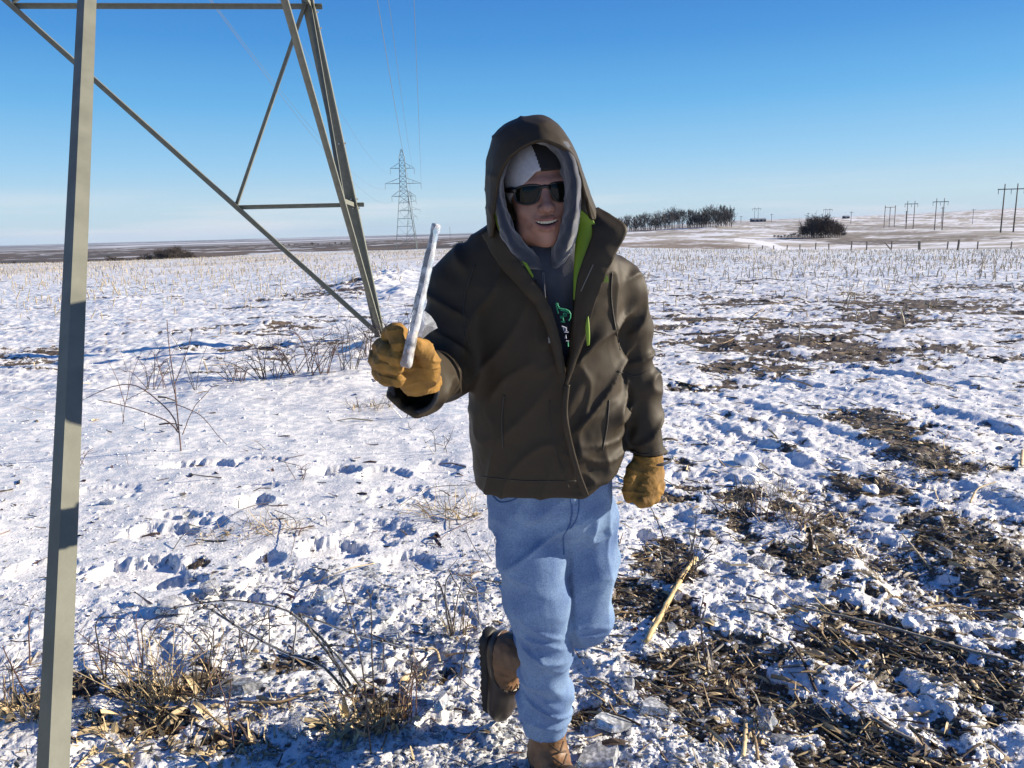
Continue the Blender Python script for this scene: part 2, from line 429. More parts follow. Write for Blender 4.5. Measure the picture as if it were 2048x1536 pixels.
def terrain_material():
    m, nt, b = material('snowy_ground')
    N = lambda t: nt.nodes.new(t)
    L = nt.links.new
    at = N('ShaderNodeAttribute'); at.attribute_name = 'mask'; at.attribute_type = 'GEOMETRY'
    sp = N('ShaderNodeSeparateColor'); L(at.outputs['Color'], sp.inputs[0])
    at2 = N('ShaderNodeAttribute'); at2.attribute_name = 'land'; at2.attribute_type = 'GEOMETRY'
    tc = N('ShaderNodeTexCoord')
    def noise(scale, detail=6, rough=.55, dist=0.0, vec=None):
        n = N('ShaderNodeTexNoise'); n.inputs['Scale'].default_value = scale; n.inputs['Detail'].default_value = detail
        n.inputs['Roughness'].default_value = rough; n.inputs['Distortion'].default_value = dist
        L(vec or tc.outputs['Object'], n.inputs['Vector']); return n.outputs['Fac']
    def rng(v, a, b_, c=0.0, d=1.0):
        r = N('ShaderNodeMapRange'); r.inputs[1].default_value = a; r.inputs[2].default_value = b_; r.inputs[3].default_value = c; r.inputs[4].default_value = d
        L(v, r.inputs[0]); return r.outputs[0]
    def math_(op, a, b_):
        n = N('ShaderNodeMath'); n.operation = op
        for i, v in enumerate((a, b_)):
            if isinstance(v, (int, float)): n.inputs[i].default_value = v
            else: L(v, n.inputs[i])
        return n.outputs[0]
    def mix(f, a, b_):
        n = N('ShaderNodeMix'); n.data_type = 'RGBA'
        if isinstance(f, (int, float)): n.inputs['Factor'].default_value = f
        else: L(f, n.inputs['Factor'])
        for nm, v in (('A', a), ('B', b_)):
            if isinstance(v, tuple): n.inputs[nm].default_value = (*v, 1)
            else: L(v, n.inputs[nm])
        return n.outputs['Result']
    # snow: white with slightly grey icy areas
    nA = noise(3.2, 8, .6, .4); nB = noise(34, 6, .6); nC = noise(140, 4, .6); nD = noise(11, 7, .62, .6)
    icy = rng(nD, .44, .56)
    snow = mix(icy, (.90, .875, .84), (.66, .665, .67))
    snow = mix(rng(nB, .35, .75, 0, .35), snow, (.95, .95, .95))
    straw_f = math_('MULTIPLY', rng(noise(52, 5, .7, 1.5), .56, .68), rng(nA, .45, .62))
    # soil: nearly black with straw-brown litter
    soilc = mix(rng(noise(24, 6, .65, 1.2), .45, .62), (.050, .038, .027), (.15, .108, .066))
    soilc = mix(rng(noise(95, 5, .7, 2.5), .56, .63), soilc, (.34, .26, .15))
    sm = math_('ADD', sp.outputs['Red'], math_('MULTIPLY', math_('SUBTRACT', noise(22, 8, .68, .8), .5), 2.1))
    smr = rng(sm, .36, .50)
    near = sp.outputs['Blue']
    smr = math_('MULTIPLY', smr, rng(sp.outputs['Red'], .02, .10))
    col = mix(smr, snow, soilc)
    # land far off comes with its own colour (grassland, bush, fields under snow)
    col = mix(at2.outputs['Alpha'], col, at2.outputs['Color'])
    L(col, b.inputs['Base Color'])
    ro = mix(icy, (.50, .5, .5), (.16, .16, .16))
    ro = mix(smr, ro, (.62, .62, .62))
    ro = mix(at2.outputs['Alpha'], ro, (.85, .85, .85))
    L(ro, b.inputs['Roughness'])
    b.inputs['Specular IOR Level'].default_value = .5
    # relief
    v = N('ShaderNodeTexVoronoi'); v.inputs['Scale'].default_value = 85; L(tc.outputs['Object'], v.inputs['Vector'])
    v2 = N('ShaderNodeTexVoronoi'); v2.inputs['Scale'].default_value = 300; L(tc.outputs['Object'], v2.inputs['Vector'])
    hh = math_('ADD', math_('MULTIPLY', nB, .9), math_('MULTIPLY', nC, .30))
    hh = math_('ADD', hh, math_('MULTIPLY', v.outputs['Distance'], .35))
    hh = math_('ADD', hh, math_('MULTIPLY', v2.outputs['Distance'], .12))
    bp = N('ShaderNodeBump'); bp.inputs['Distance'].default_value = .009
    L(near, bp.inputs['Strength']); L(hh, bp.inputs['Height']); L(bp.outputs[0], b.inputs['Normal'])
    return m

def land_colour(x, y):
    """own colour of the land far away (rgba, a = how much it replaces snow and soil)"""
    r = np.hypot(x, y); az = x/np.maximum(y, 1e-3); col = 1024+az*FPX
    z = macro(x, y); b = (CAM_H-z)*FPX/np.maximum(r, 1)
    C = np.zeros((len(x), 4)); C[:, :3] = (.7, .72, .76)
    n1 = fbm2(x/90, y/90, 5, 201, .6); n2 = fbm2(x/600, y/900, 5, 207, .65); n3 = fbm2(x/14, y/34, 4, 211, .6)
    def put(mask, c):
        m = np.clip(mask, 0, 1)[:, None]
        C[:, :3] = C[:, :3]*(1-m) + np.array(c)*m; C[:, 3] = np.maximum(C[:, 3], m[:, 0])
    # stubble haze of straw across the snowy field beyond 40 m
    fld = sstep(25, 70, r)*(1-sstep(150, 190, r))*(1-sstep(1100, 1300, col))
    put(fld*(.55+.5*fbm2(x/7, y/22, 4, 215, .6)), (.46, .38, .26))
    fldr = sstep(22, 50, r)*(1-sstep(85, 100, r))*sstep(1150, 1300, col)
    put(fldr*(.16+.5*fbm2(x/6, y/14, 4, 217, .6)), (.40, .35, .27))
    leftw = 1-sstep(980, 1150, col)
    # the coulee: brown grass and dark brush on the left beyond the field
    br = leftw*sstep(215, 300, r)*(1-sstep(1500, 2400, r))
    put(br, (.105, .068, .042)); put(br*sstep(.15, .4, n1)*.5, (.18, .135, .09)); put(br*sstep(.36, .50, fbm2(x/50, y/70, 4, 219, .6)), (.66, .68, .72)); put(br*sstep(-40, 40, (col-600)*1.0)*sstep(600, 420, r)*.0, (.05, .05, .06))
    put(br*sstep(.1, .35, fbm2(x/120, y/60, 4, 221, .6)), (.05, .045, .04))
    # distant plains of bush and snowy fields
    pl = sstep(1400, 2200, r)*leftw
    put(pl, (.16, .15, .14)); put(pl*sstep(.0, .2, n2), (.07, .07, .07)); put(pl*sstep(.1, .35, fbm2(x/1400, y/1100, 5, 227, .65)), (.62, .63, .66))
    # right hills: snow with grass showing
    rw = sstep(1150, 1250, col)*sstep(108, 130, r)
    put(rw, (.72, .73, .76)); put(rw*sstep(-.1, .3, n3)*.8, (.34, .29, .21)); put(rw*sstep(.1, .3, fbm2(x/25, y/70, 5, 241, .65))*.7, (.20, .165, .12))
    def patch(cx, cy, rx, ry, c, s=1.0, wob=.6):
        d = ((col-cx)/rx)**2 + ((r-cy)/ry)**2 + wob*fbm2(x/12, y/30, 4, 231, .6)
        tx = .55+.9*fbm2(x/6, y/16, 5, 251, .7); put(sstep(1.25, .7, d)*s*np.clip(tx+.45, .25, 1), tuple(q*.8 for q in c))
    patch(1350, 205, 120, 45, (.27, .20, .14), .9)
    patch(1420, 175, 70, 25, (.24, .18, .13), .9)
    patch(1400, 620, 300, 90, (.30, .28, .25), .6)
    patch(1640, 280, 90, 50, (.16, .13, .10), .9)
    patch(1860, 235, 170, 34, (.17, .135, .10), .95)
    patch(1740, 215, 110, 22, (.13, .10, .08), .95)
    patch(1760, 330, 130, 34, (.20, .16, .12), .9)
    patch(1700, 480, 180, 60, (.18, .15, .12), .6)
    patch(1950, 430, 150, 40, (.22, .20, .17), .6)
    # snow-covered farm track
    t = (col-1470)/150.
    yc = 250-120*sstep(0, 1, t); put((np.abs(r-yc) < 12+14*(1-t))*(t > 0)*(t < 1)*1.0, (.84, .84, .86))
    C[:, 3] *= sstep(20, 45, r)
    return C

def build_ground():
    mat = terrain_material()
    az = np.concatenate([np.radians(np.linspace(-62, -42, 40, endpoint=False)), np.radians(np.linspace(-42, 42, 740)), np.radians(np.linspace(42, 62, 41)[1:])])
    r1 = np.exp(np.linspace(math.log(1.05), math.log(60), 760)); r2 = np.exp(np.linspace(math.log(60), math.log(16000), 230))[1:]
    rr = np.concatenate([r1, r2])
    A, R = np.meshgrid(az, rr)
    X = (np.sin(A)*R).ravel(); Y = (np.cos(A)*R).ravel()
    Z = macro(X, Y)
    nearm = np.hypot(X, Y) < 200
    h = np.zeros(len(X)); so = np.zeros(len(X)); ro = np.zeros(len(X))
    hh, s_, r_, t_ = surface(X[nearm], Y[nearm], True)
    h[nearm] = hh; so[nearm] = s_; ro[nearm] = r_
    rad = np.hypot(X, Y)
    Z2 = Z + h
    n = len(az); m = len(rr)
    i = np.arange((m-1)*n).reshape(m-1, n)[:, :-1].ravel()
    F = np.stack([i, i+1, i+n+1, i+n], 1)
    V = np.stack([X, Y, Z2], 1)
    # the rest of the circle, behind and beside the camera, in a coarse fan
    azb = np.radians(np.linspace(62, 298, 90)); rb = np.exp(np.linspace(math.log(1.05), math.log(16000), 90))
    Ab, Rb = np.meshgrid(azb, rb); Xb = (np.sin(Ab)*Rb).ravel(); Yb = (np.cos(Ab)*Rb).ravel()
    nb = Rb.ravel() < 200
    Zb = macro(Xb, Yb); hb = np.zeros(len(Xb)); hb[nb] = surface(Xb[nb], Yb[nb]); Zb += hb
    ib = np.arange(89*90).reshape(89, 90)[:, :-1].ravel(); Fb = np.stack([ib, ib+1, ib+91, ib+90], 1) + len(V)
    # centre disc
    k0 = len(V)+len(Xb)
    ac = np.radians(np.linspace(0, 360, 61)[:-1]); Xc = np.concatenate([[0], np.sin(ac)*.6, np.sin(ac)*1.08]); Yc = np.concatenate([[0], np.cos(ac)*.6, np.cos(ac)*1.08])
    Zc = surface(Xc, Yc) - np.array([0]+[0]*60+[.01]*60)
    Fc = [[k0, k0+1+i_, k0+1+(i_+1) % 60, k0+1+(i_+1) % 60] for i_ in range(60)]
    Fc2 = [[k0+1+i_, k0+61+i_, k0+61+(i_+1) % 60, k0+1+(i_+1) % 60] for i_ in range(60)]
    VV = np.vstack([V, np.stack([Xb, Yb, Zb], 1), np.stack([Xc, Yc, Zc], 1)])
    tri = lambda Q: np.vstack([Q[:, [0, 2, 1]], Q[:, [0, 3, 2]]])
    Fc_t = np.array(Fc)[:, [0, 2, 1]]
    FF = np.vstack([tri(F), tri(Fb), Fc_t, tri(np.array(Fc2))])
    o = mesh_np('ground', VV, FF, mat)
    me = o.data
    allx, ally = VV[:, 0], VV[:, 1]
    so = np.concatenate([so, np.zeros(len(Xb)+len(Xc))]); ro = np.concatenate([ro, np.zeros(len(Xb)+len(Xc))])
    rad = np.hypot(allx, ally)
    mk = me.attributes.new('mask', 'FLOAT_COLOR', 'POINT')
    near = np.clip(1.1/(1+(rad/9)**1.5), 0, 1)*.6
    mk.data.foreach_set('color', np.stack([so, ro, near, np.ones(len(so))], 1).astype(np.float32).ravel())
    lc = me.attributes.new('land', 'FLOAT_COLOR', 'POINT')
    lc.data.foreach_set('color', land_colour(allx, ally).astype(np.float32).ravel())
    tag(o, kind='structure')
    return o
ground = build_ground()
tag(ground, 'snow and ice crusted stubble field with bare soil patches running out to far plains and low hills', None)
# ================================================================ lattice towers, poles, fences, trees, buildings
STEEL = simple_mat('galvanized_steel', (.175, .18, .145), .6, .1, noise=.12, nscale=14, bump=.12, bscale=120, bdist=.002, spec=.4)
DARKSTEEL = simple_mat('weathered_far_steel', (.16, .20, .21), .7, .1)
BOLT = simple_mat('bolt_steel', (.55, .55, .52), .4, .6)
WIREM = simple_mat('aluminium_cable', (.18, .19, .2), .5, .3)
POLEM = simple_mat('weathered_pole_wood', (.13, .115, .10), .85, 0, noise=.25, nscale=8)

def lattice_dims(w0, z):   # half width of the tower body at height z
    if z < 24: return w0 - .14*z
    return (w0-.14*24)*(1-.35*(z-24)/14)
def corner(c, u, v, w, i, z):
    su, sv = [(-1, -1), (1, -1), (1, 1), (-1, 1)][i]
    wv = w+EXV
    return np.array([c[0]+u[0]*w*su+v[0]*wv*sv, c[1]+u[1]*w*su+v[1]*wv*sv, z])
EXV = 0.0
def lerp(a, b, t): return a*(1-t)+b*t

# ---- the tower beside the photographer -------------------------------------------------
A0 = np.array([-.86, .88]); B0 = np.array([-1.97, 12.08])
u = (B0-A0); SP = np.linalg.norm(u); u = u/SP; v = np.array([-u[1], u[0]])
w0 = SP/2; cc = A0 + u*w0 + v*(w0+.95); EXV = .95
tower = empty('lattice_tower', (cc[0], cc[1], 0))
tag(tower, 'big grey steel lattice tower with braces and leg framing the left of the view', 'pylon')
TC = np.array([cc[0], cc[1], 0])
def part(mb, name, mat, parent=tower, off=TC):
    for V in mb.v: V -= off
    return mb.build(name, mat, parent)
def C(i, z): return corner(cc, u, v, lattice_dims(w0, z), i, z)
HK = 6.8
U3 = np.array([u[0], u[1], 0]); V3 = np.array([v[0], v[1], 0])
zg = [gz(*C(i, 0)[:2]) for i in range(4)]
for i in range(4):
    su, sv = [(-1, -1), (1, -1), (1, 1), (-1, 1)][i]
    mb = MB(); mb.angle(C(i, -.3), C(i, 24), -su*U3, -sv*V3, .17, .018); mb.angle(C(i, 24), C(i, 38), -su*U3, -sv*V3, .10, .012)
    lg = part(mb, 'leg', STEEL)
    if i == 1:
        bb = MB()
        for z in (.35, .5, 1.99, 2.12, 2.9, 4.4, 4.6, 5.6):
            p = C(i, z); q = p - U3*.0 + (-sv*V3)*.08 + (-U3)*.012
            for e_ in (0, 1):
                bb = MB()
                if e_ == 0: bb.tube([q+U3*.02, q-U3*.026], .012, 6)
                else:
                    q = p + (-su*U3)*.08 + V3*(-.01); bb.tube([q-V3*.02, q+V3*.02], .012, 6)
                for V in bb.v: V -= TC
                bb.build('bolt', BOLT, lg)
def zz(i, t): return lerp(C(i, 0), MID[i], t)
faces = [(0, 1), (1, 2), (2, 3), (3, 0)]
for fi, (a, b) in enumerate(faces):
    mid = (C(a, HK)+C(b, HK))/2
    inward = np.array([TC[0], TC[1], HK]) - mid; inward[2] = 0; inward /= np.linalg.norm(inward)
    mb = MB(); mb.angle(C(a, HK)+inward*.02, C(b, HK)+inward*.02, inward, (0, 0, -1), .09, .009); part(mb, 'crossbar', STEEL)
    for (s, e) in ((a, b), (b, a)):
        foot = C(s, 0); al = (C(e, 0)-foot); al /= np.linalg.norm(al)
        isnear = (fi == 0 and s == 0)
        p0 = foot + inward*.03; p1 = mid + inward*.03
        mb = MB()
        if isnear:
            # corner of the profile points at the photographer
            q1 = np.array([0, 0, CAM_H])+ray(99, 1500)*1.26; q2 = np.array([0, 0, CAM_H])+ray(169, 0)*2.16; qd = (q2-q1)/(q2-q1)[2]
            mb.angle(q1-qd*(q1[2]+.03), q1+qd*(HK+.05-q1[2]), (-.86, .5, 0), (.62, .78, 0), .0305, .004)
        else:
            mb.angle(p0, p1, inward, (0, 0, -1) if not (fi == 0) else al, .075 if fi else .085, .008)
        part(mb, 'brace', STEEL)
        if isnear: continue
        zs = (2.07, 4.70)
        prev = None
        for k, z in enumerate(zs):
            d = lerp(p0, p1, z/HK)
            lgp = C(s, z) + inward*.035
            if not (fi == 0 and s == 1 and False):
                mb = MB(); mb.angle(d, lgp - al*.10 if fi == 1 and s == 1 else lgp, inward, (0, 0, -1), .06, .006); part(mb, 'strut', STEEL)
            if k == 0:
                d2 = C(s, zs[1]) + inward*.035 + al*.1
                mb = MB(); mb.angle(d, d2, inward, al, .055, .006); part(mb, 'strut', STEEL)
            else:
                d2 = C(s, 6.6) + inward*.035 + al*.1
                mb = MB(); mb.angle(d, d2, inward, al, .055, .006); part(mb, 'strut', STEEL)
    # upper panels
    zs = [6.8, 11, 15, 19, 24, 28.5, 33, 38]
    mb = MB()
    for z0, z1 in zip(zs[:-1], zs[1:]):
        mb.angle(C(a, z0), C(b, z1), inward, (0, 0, -1), .06, .006); mb.angle(C(b, z0)+inward*.07, C(a, z1)+inward*.07, inward, (0, 0, -1), .06, .006)
    o = part(mb, 'upper_bracing', STEEL)
ARM = [(24, 6.2), (28.5, 9.3), (33, 6.2)]
def arms(c, u_, v_, w0_, parent, mat, ins, off, s=1.0, z0=0.0, hw=None):
    for z, L in ARM:
        for sd_ in (-1, 1):
            w = lattice_dims(w0_, z)*s; z_ = z*s + z0
            mb = MB(); tip = np.array([c[0]+v_[0]*L*s*sd_, c[1]+v_[1]*L*s*sd_, z_])
            for su in (-1, 1):
                r = np.array([c[0]+u_[0]*w*su+v_[0]*w*sd_, c[1]+u_[1]*w*su+v_[1]*w*sd_, z_])
                r2 = r + np.array([0, 0, 1.9*s])
                mb.tube([r, tip], .05*s*ins, 4); mb.tube([r2, tip], .05*s*ins, 4)
                mb.tube([lerp(r, tip, .5), lerp(r2, tip, .5)], .03*s*ins, 3); mb.tube([lerp(r, tip, .5), r2], .03*s*ins, 3)
            for V in mb.v: V -= off
            a_ = mb.build('crossarm', mat, parent)
            mb = MB(); mb.tube([tip, tip - np.array([0, 0, 2.0*s])], .06*s*ins, 5)
            for V in mb.v: V -= off
            mb.build('insulator', mat, a_)
arms(cc, u, v, w0, tower, STEEL, 1.2, TC)

EXV = 0.0
# ---- towers of the same line farther along ---------------------------------------------
def far_tower(px, pyb, D, height, label, thick, fine):
    g = P(px, pyb, D); zb = float(macro(np.array([g.x]), np.array([D]))[0])
    t = empty('lattice_tower', (g.x, D, zb)); tag(t, label, 'pylon', 'lattice towers of the power line')
    s = height/38.0; yaw = math.radians(8); u_ = np.array([-math.sin(yaw), math.cos(yaw)]); v_ = np.array([-u_[1], u_[0]])
    w = 4.6*s; z3 = np.zeros(3); c = np.zeros(2)
    def wd(z):
        z = z/s
        if z < 24: return s*(4.2-(4.2-1.35)*(z/24))
        return s*(1.35-.35*(z-24)/11) if z < 35 else s*(1.0-.75*(z-35)/3)
    def K(i, z): return corner(c, u_, v_, wd(z), i, z)
    for i in range(4):
        mb = MB(); mb.tube([K(i, 0)-np.array([0, 0, 1]), K(i, 24*s), K(i, 35*s), K(i, 38*s)], .11*thick, 4); mb.build('leg', DARKSTEEL, t)
    mb = MB(); zs = [z*s for z in ([0, 6, 9, 12, 15, 18, 20.5, 22.5, 24, 26, 28, 30, 32, 34, 36, 38] if fine else [0, 8, 16, 24, 31, 38])]
    for i in range(4):
        j = (i+1) % 4
        for z0_, z1_ in zip(zs[:-1], zs[1:]):
            mb.tube([K(i, z1_), K(j, z1_)], .05*thick, 3)
            if z0_ < 18*s and fine and z0_ > 0:
                mb.tube([(K(i, z0_)+K(j, z0_))/2, K(i, z1_)], .03*thick, 3)
                continue
            mb.tube([K(i, z0_), K(j, z1_)], .04*thick, 3); mb.tube([K(j, z0_), K(i, z1_)], .04*thick, 3)
    mb.build('bracing', DARKSTEEL, t)
    # arms at the photograph's heights
    for z, L in ((20.5, 4.6), (25.3, 6.9), (31, 4.6)):
        for sd_ in (-1, 1):
            mb = MB(); z_ = z*s; ww = wd(z_); tip = np.array([v_[0]*L*s*sd_, v_[1]*L*s*sd_, z_])
            for su in (-1, 1):
                r = np.array([u_[0]*ww*su+v_[0]*ww*sd_, u_[1]*ww*su+v_[1]*ww*sd_, z_]); r2 = r+np.array([0, 0, 2.0*s])
                mb.tube([r, tip], .07*thick, 3); mb.tube([r2, tip], .05*thick, 3); mb.tube([lerp(r, tip, .45), lerp(r2, tip, .45)], .04*thick, 3)
            a_ = mb.build('crossarm', DARKSTEEL, t)
            mb = MB(); mb.tube([tip, tip-np.array([0, 0, 2.2*s])], .07*thick, 4); mb.build('insulator', DARKSTEEL, a_)
    return np.array([g.x, D, zb]), s, v_
ft, fs, fv = far_tower(813, 498, 300, 37, 'tall lattice tower with three pairs of arms far behind the raised glove', 1.0, True)
ft2, fs2, fv2 = far_tower(824, 490, 560, 38, 'smaller faint lattice tower seen just behind the nearer distant one', 1.1, False)
# cables between the towers
for k, ((z, L, sd_), lab) in enumerate([((24, 6.2, -1), 'thin cable hanging from the lowest right arm of the distant tower'), ((28.5, 9.3, -1), 'thin cable running to the long middle right arm of the distant tower'), ((33, 6.2, -1), 'thin cable running to the upper right arm of the distant tower'),
        ((24, 6.2, 1), 'faint cable to the lowest left arm of the distant tower'), ((28.5, 9.3, 1), 'faint cable to the long middle left arm of the distant tower'), ((33, 6.2, 1), 'faint cable to the upper left arm of the distant tower')]):
    zf, Lf = {24: (20.5, 4.6), 28.5: (25.3, 6.9), 33: (31, 4.6)}[z]
    Lx = L
    p = np.array([cc[0]+v[0]*Lx*sd_*(.8 if sd_ < 0 else 1), cc[1]+v[1]*Lx*sd_, z-2]); q = ft + np.array([fv[0]*Lf*sd_*fs, fv[1]*Lf*sd_*fs, (zf-2)*fs])
    mb = MB(); pts = [lerp(p, q, t)-np.array([0, 0, 34*t*(1-t)*.8]) for t in np.linspace(0, 1, 40)]
    mb.tube(pts, .022, 4, cap=False)
    o = mb.build('power_cable', WIREM); tag(o, lab, 'power line', 'cables of the lattice tower line')

# ---- wooden poles on the right -----------------------------------------------------------
def gfar(px, py, D):
    d = ray(px, py); x = d[0]/d[1]*D
    return np.array([x, D, float(macro(np.array([x]), np.array([D]))[0])])
def pxm(D): return FPX/D
H_FR = [ # px left pole, px right, y top, y base, D, arm overhang, label
 (2001, 2026, 375, 468, 250, 14, 'tallest two-pole wooden power structure with crossbar at the right edge'),
 (1869, 1884, 398, 459, 330, 8, 'two-pole power structure with single crossbar, second from the right edge'),
 (1812, 1826, 403, 457, 370, 6, 'two-pole power structure with wide overhanging crossbar between the others'),
 (1651, 1659, 405, 432, 560, 5, 'small two-pole power structure rising behind the round dark thicket'),
 (1509, 1516, 410, 438, 640, 5, 'small two-pole power structure near the long dark shed')]
for (xa, xb, yt, yb, D, oh, lab) in H_FR:
    g = gfar((xa+xb)/2, yb, D); m = D/FPX
    t = empty('power_structure', tuple(g)); tag(t, lab, 'power pole', 'two-pole wooden power structures')
    H = (yb-yt)*m; hw = (xb-xa)/2*m
    for s in (-1, 1):
        mb = MB(); mb.tube([(s*hw, 0, -.8), (s*hw, 0, H)], [.028*H*.6, .016*H*.6], 6); mb.build('pole', POLEM, t)
    mb = MB(); zc_ = H*.89; mb.box((0, -.2, zc_), ((xb-xa+2*oh)*m, .22, .28)); cb_ = mb.build('crossbar', POLEM, t)
    for s in (-1, 0, 1):
        mb = MB(); mb.tube([(s*(hw+oh*m*.9), -.2, zc_), (s*(hw+oh*m*.9), -.2, zc_-1.5)], .09, 4); mb.build('insulator', POLEM, cb_)
g = gfar(1779, 441, 420); m = 420/FPX
t = empty('power_structure', tuple(g)); tag(t, 'three-pole wooden power structure joined by a top bar on the hill', 'power pole')
for s in (-1, 0, 1):
    mb = MB(); mb.tube([(s*10*m, 0, -.8), (s*10*m, 0, (42 if s else 39)*m)], .17, 6); mb.build('pole', POLEM, t)
mb = MB(); mb.box((0, -.2, 38.5*m), (20*m, .2, .25)); mb.build('crossbar', POLEM, t)
for (px, yt, yb, D, lab) in [(1482, 427, 440, 600, 'thin lone utility pole just right of the tree row'), (1543, 422, 438, 600, 'short faint utility pole right of the dark shed'), (1616, 418, 436, 560, 'short utility pole left of the round thicket'),
        (1702, 416, 440, 520, 'short utility pole with small crossarm right of the round thicket'), (1812, 415, 438, 520, 'short utility pole standing behind the overhanging crossbar structure'), (1883, 408, 444, 430, 'dark utility pole standing between the twin poles'), (1945, 415, 444, 450, 'utility pole with small crossarm between the two rightmost structures'), (900, 440, 466, 900, 'thin mast standing on the skyline left of the hood')]:
    g = gfar(px, yb, D); m = D/FPX; t = empty('utility_pole', tuple(g)); tag(t, lab, 'utility pole', 'single utility poles on the skyline')
    mb = MB(); mb.tube([(0, 0, -1), (0, 0, (yb-yt)*m)], .17 if D > 500 else .13, 5); mb.build('pole', POLEM, t)
    mb = MB(); mb.box((0, -.15, (yb-yt)*m*.93), (2.6 if D < 700 else .8, .15, .18)); mb.build('crossarm', POLEM, t)

# ---- fence line ----------------------------------------------------------------------------
FP = [(1498, 488, 11), (1525, 488, 10), (1548, 488, 10), (1574, 490, 11), (1600, 492, 12), (1631, 492, 15), (1658, 495, 13), (1702, 498, 17), (1733, 502, 17), (1782, 503, 18), (1837, 500, 17), (1894, 497, 16), (1955, 496, 16), (2022, 494, 15), (1839, 508, 18), (1914, 513, 21)]
fence = empty('fence', tuple(gfar(1730, 500, 92))); tag(fence, 'wire fence on weathered posts crossing the snow below the right hills', 'fence')
f0 = np.array(fence.location); tops = []
for k, (px, yb, hp) in enumerate(FP):
    D = 92 if k < 14 else 82
    D = D if k > 6 else 112-2.5*k
    g = gfar(px, yb, D); lean = [0, .05, -.04, .08][k % 4]
    hgt = min(1.75, hp*D/FPX)
    mb = MB(); b_ = g-f0; tp = b_+np.array([lean*hgt, 0, hgt]); mb.tube([b_-np.array([0, 0, .3]), tp], .075 if k != 15 else .11, 6); o = mb.build('post', POLEM, fence)
    tops.append(tp)
mb = MB(); g = gfar(1776, 502, 90)-f0; mb.tube([g+np.array([.45, 0, -.1]), g+np.array([-.45, 0, .85])], .07, 6); mb.build('post', POLEM, fence)
FWIRE = simple_mat('fence_wire', (.25, .24, .23), .6, .4)
for fr in (.35, .65, .92):
    mb = MB(); mb.tube([np.array([t_[0], t_[1], t_[2]-(1-fr)*1.1]) for t_ in tops[:14]], .009, 3, cap=False); mb.build('wire', FWIRE, fence)

# ---- sheds ------------------------------------------------------------------------------------
SHED = simple_mat('dark_shed_wall', (.06, .055, .055), .8); ROOFS = simple_mat('shed_roof', (.32, .33, .35), .6)
for (px, yb, wpx, hpx, D, lab) in [(1516, 438, 26, 4.5, 640, 'long low dark shed on the skyline between the tree row and thicket'), (1692, 431, 8, 3.5, 700, 'tiny dark hut on the skyline right of the round thicket')]:
    g = gfar(px, yb, D); m = D/FPX; t = empty('shed', tuple(g)); tag(t, lab, 'shed')
    mb = MB(); mb.box((0, 0, hpx*m/2-.5), (wpx*m, 7, hpx*m+1)); w_ = mb.build('wall', SHED, t)
    mb = MB(); L = wpx*m/2+.5; V = [(-L, -4, hpx*m), (L, -4, hpx*m), (L, 4, hpx*m), (-L, 4, hpx*m), (-L, 0, hpx*m+1.0), (L, 0, hpx*m+1.0)]
    mb.add(V, [[0, 1, 5, 4], [2, 3, 4, 5]]); mb.add(V, [[0, 4, 3], [1, 2, 5]]); mb.build('roof', ROOFS, t)
    for k in range(3 if wpx > 20 else 1):
        mb = MB(); mb.box(((k-1)*wpx*m*.3, -3.56, 1.1), (1.6 if wpx > 20 else 1.0, .12, 1.5)); mb.build('door', ROOFS, t)

# ---- bare trees ----------------------------------------------------------------------------------
BARK = simple_mat('bare_bark', (.07, .062, .058), .9, 0, noise=.3, nscale=3)
BRUSH = simple_mat('bare_brush', (.085, .068, .06), .9, 0, noise=.3, nscale=2)
def bare_tree_mesh(name, H, seed, spread=.30, twig=.03, n1=16, n2=5, n3=3, zlow=.16):
    rg = np.random.RandomState(seed); tr = MB(); cr_m = MB()
    lean = rg.uniform(-.04, .04, 2)*H
    top = np.array([lean[0], lean[1], H*.86])
    tr.tube([(0, 0, -.6), (lean[0]*.4, lean[1]*.4, H*.4), tuple(top)], [H*.022, H*.015, H*.004], 5)
    def br(p, d, L, r, lv):
        m_ = p + d*L*.5 + rg.randn(3)*L*.05; e = p + d*L + np.array([0, 0, L*.18])
        cr_m.tube([p, m_, e], [r, r*.75, r*.4], 3, cap=False)
        if lv > 0:
            for k in range(n2 if lv == 2 else n3):
                t = rg.uniform(.3, 1); q = lerp(p, e, t); d2 = d + rg.randn(3)*.55 + np.array([0, 0, .35]); d2 /= np.linalg.norm(d2)
                br(q, d2, L*rg.uniform(.35, .6), max(r*.55, twig), lv-1)
    for k in range(n1):
        z = rg.uniform(zlow, .86); a = rg.uniform(0, 6.28); d = np.array([math.cos(a), math.sin(a), rg.uniform(.7, 1.6)]); d /= np.linalg.norm(d)
        base = lerp(np.zeros(3), top, z)
        br(base, d, H*spread*(1.15-z*.6)*rg.uniform(.7, 1.2), H*.008, 2)
    return tr, cr_m
def bare_tree(name, H, seed, mat, **kw):
    tr, c_ = bare_tree_mesh(name, H, seed, **kw)
    t = empty(name); reg(t, t) if False else KIDS.setdefault(t.name, [])
    tr.build('trunk', mat, t); c_.build('crown', mat, t)
    return t
rt = random.Random(5)
protos = [bare_tree('bare_tree', 10, 100+k, BARK, twig=.05, n1=[24, 30, 18, 26, 34][k], spread=[.34, .26, .42, .30, .36][k], zlow=[.16, .05, .3, .1, .02][k]) for k in range(5)]
placed = 0; used = set()
def put_tree(px, yb, D, H, lab, group, kinds=protos, sx=1.0):
    global placed
    k = rt.randrange(len(kinds)); placed += 1
    src = kinds[k]
    if src.name in used: o = copy_tree(src)
    else: o = src; used.add(src.name)
    g = gfar(px, yb, D); o.location = tuple(g); o.rotation_euler = (0, 0, rt.uniform(0, 6.28)); s = H/10.0; o.scale = (s*sx, s*sx, s)
    tag(o, lab, 'tree', group)
    return o
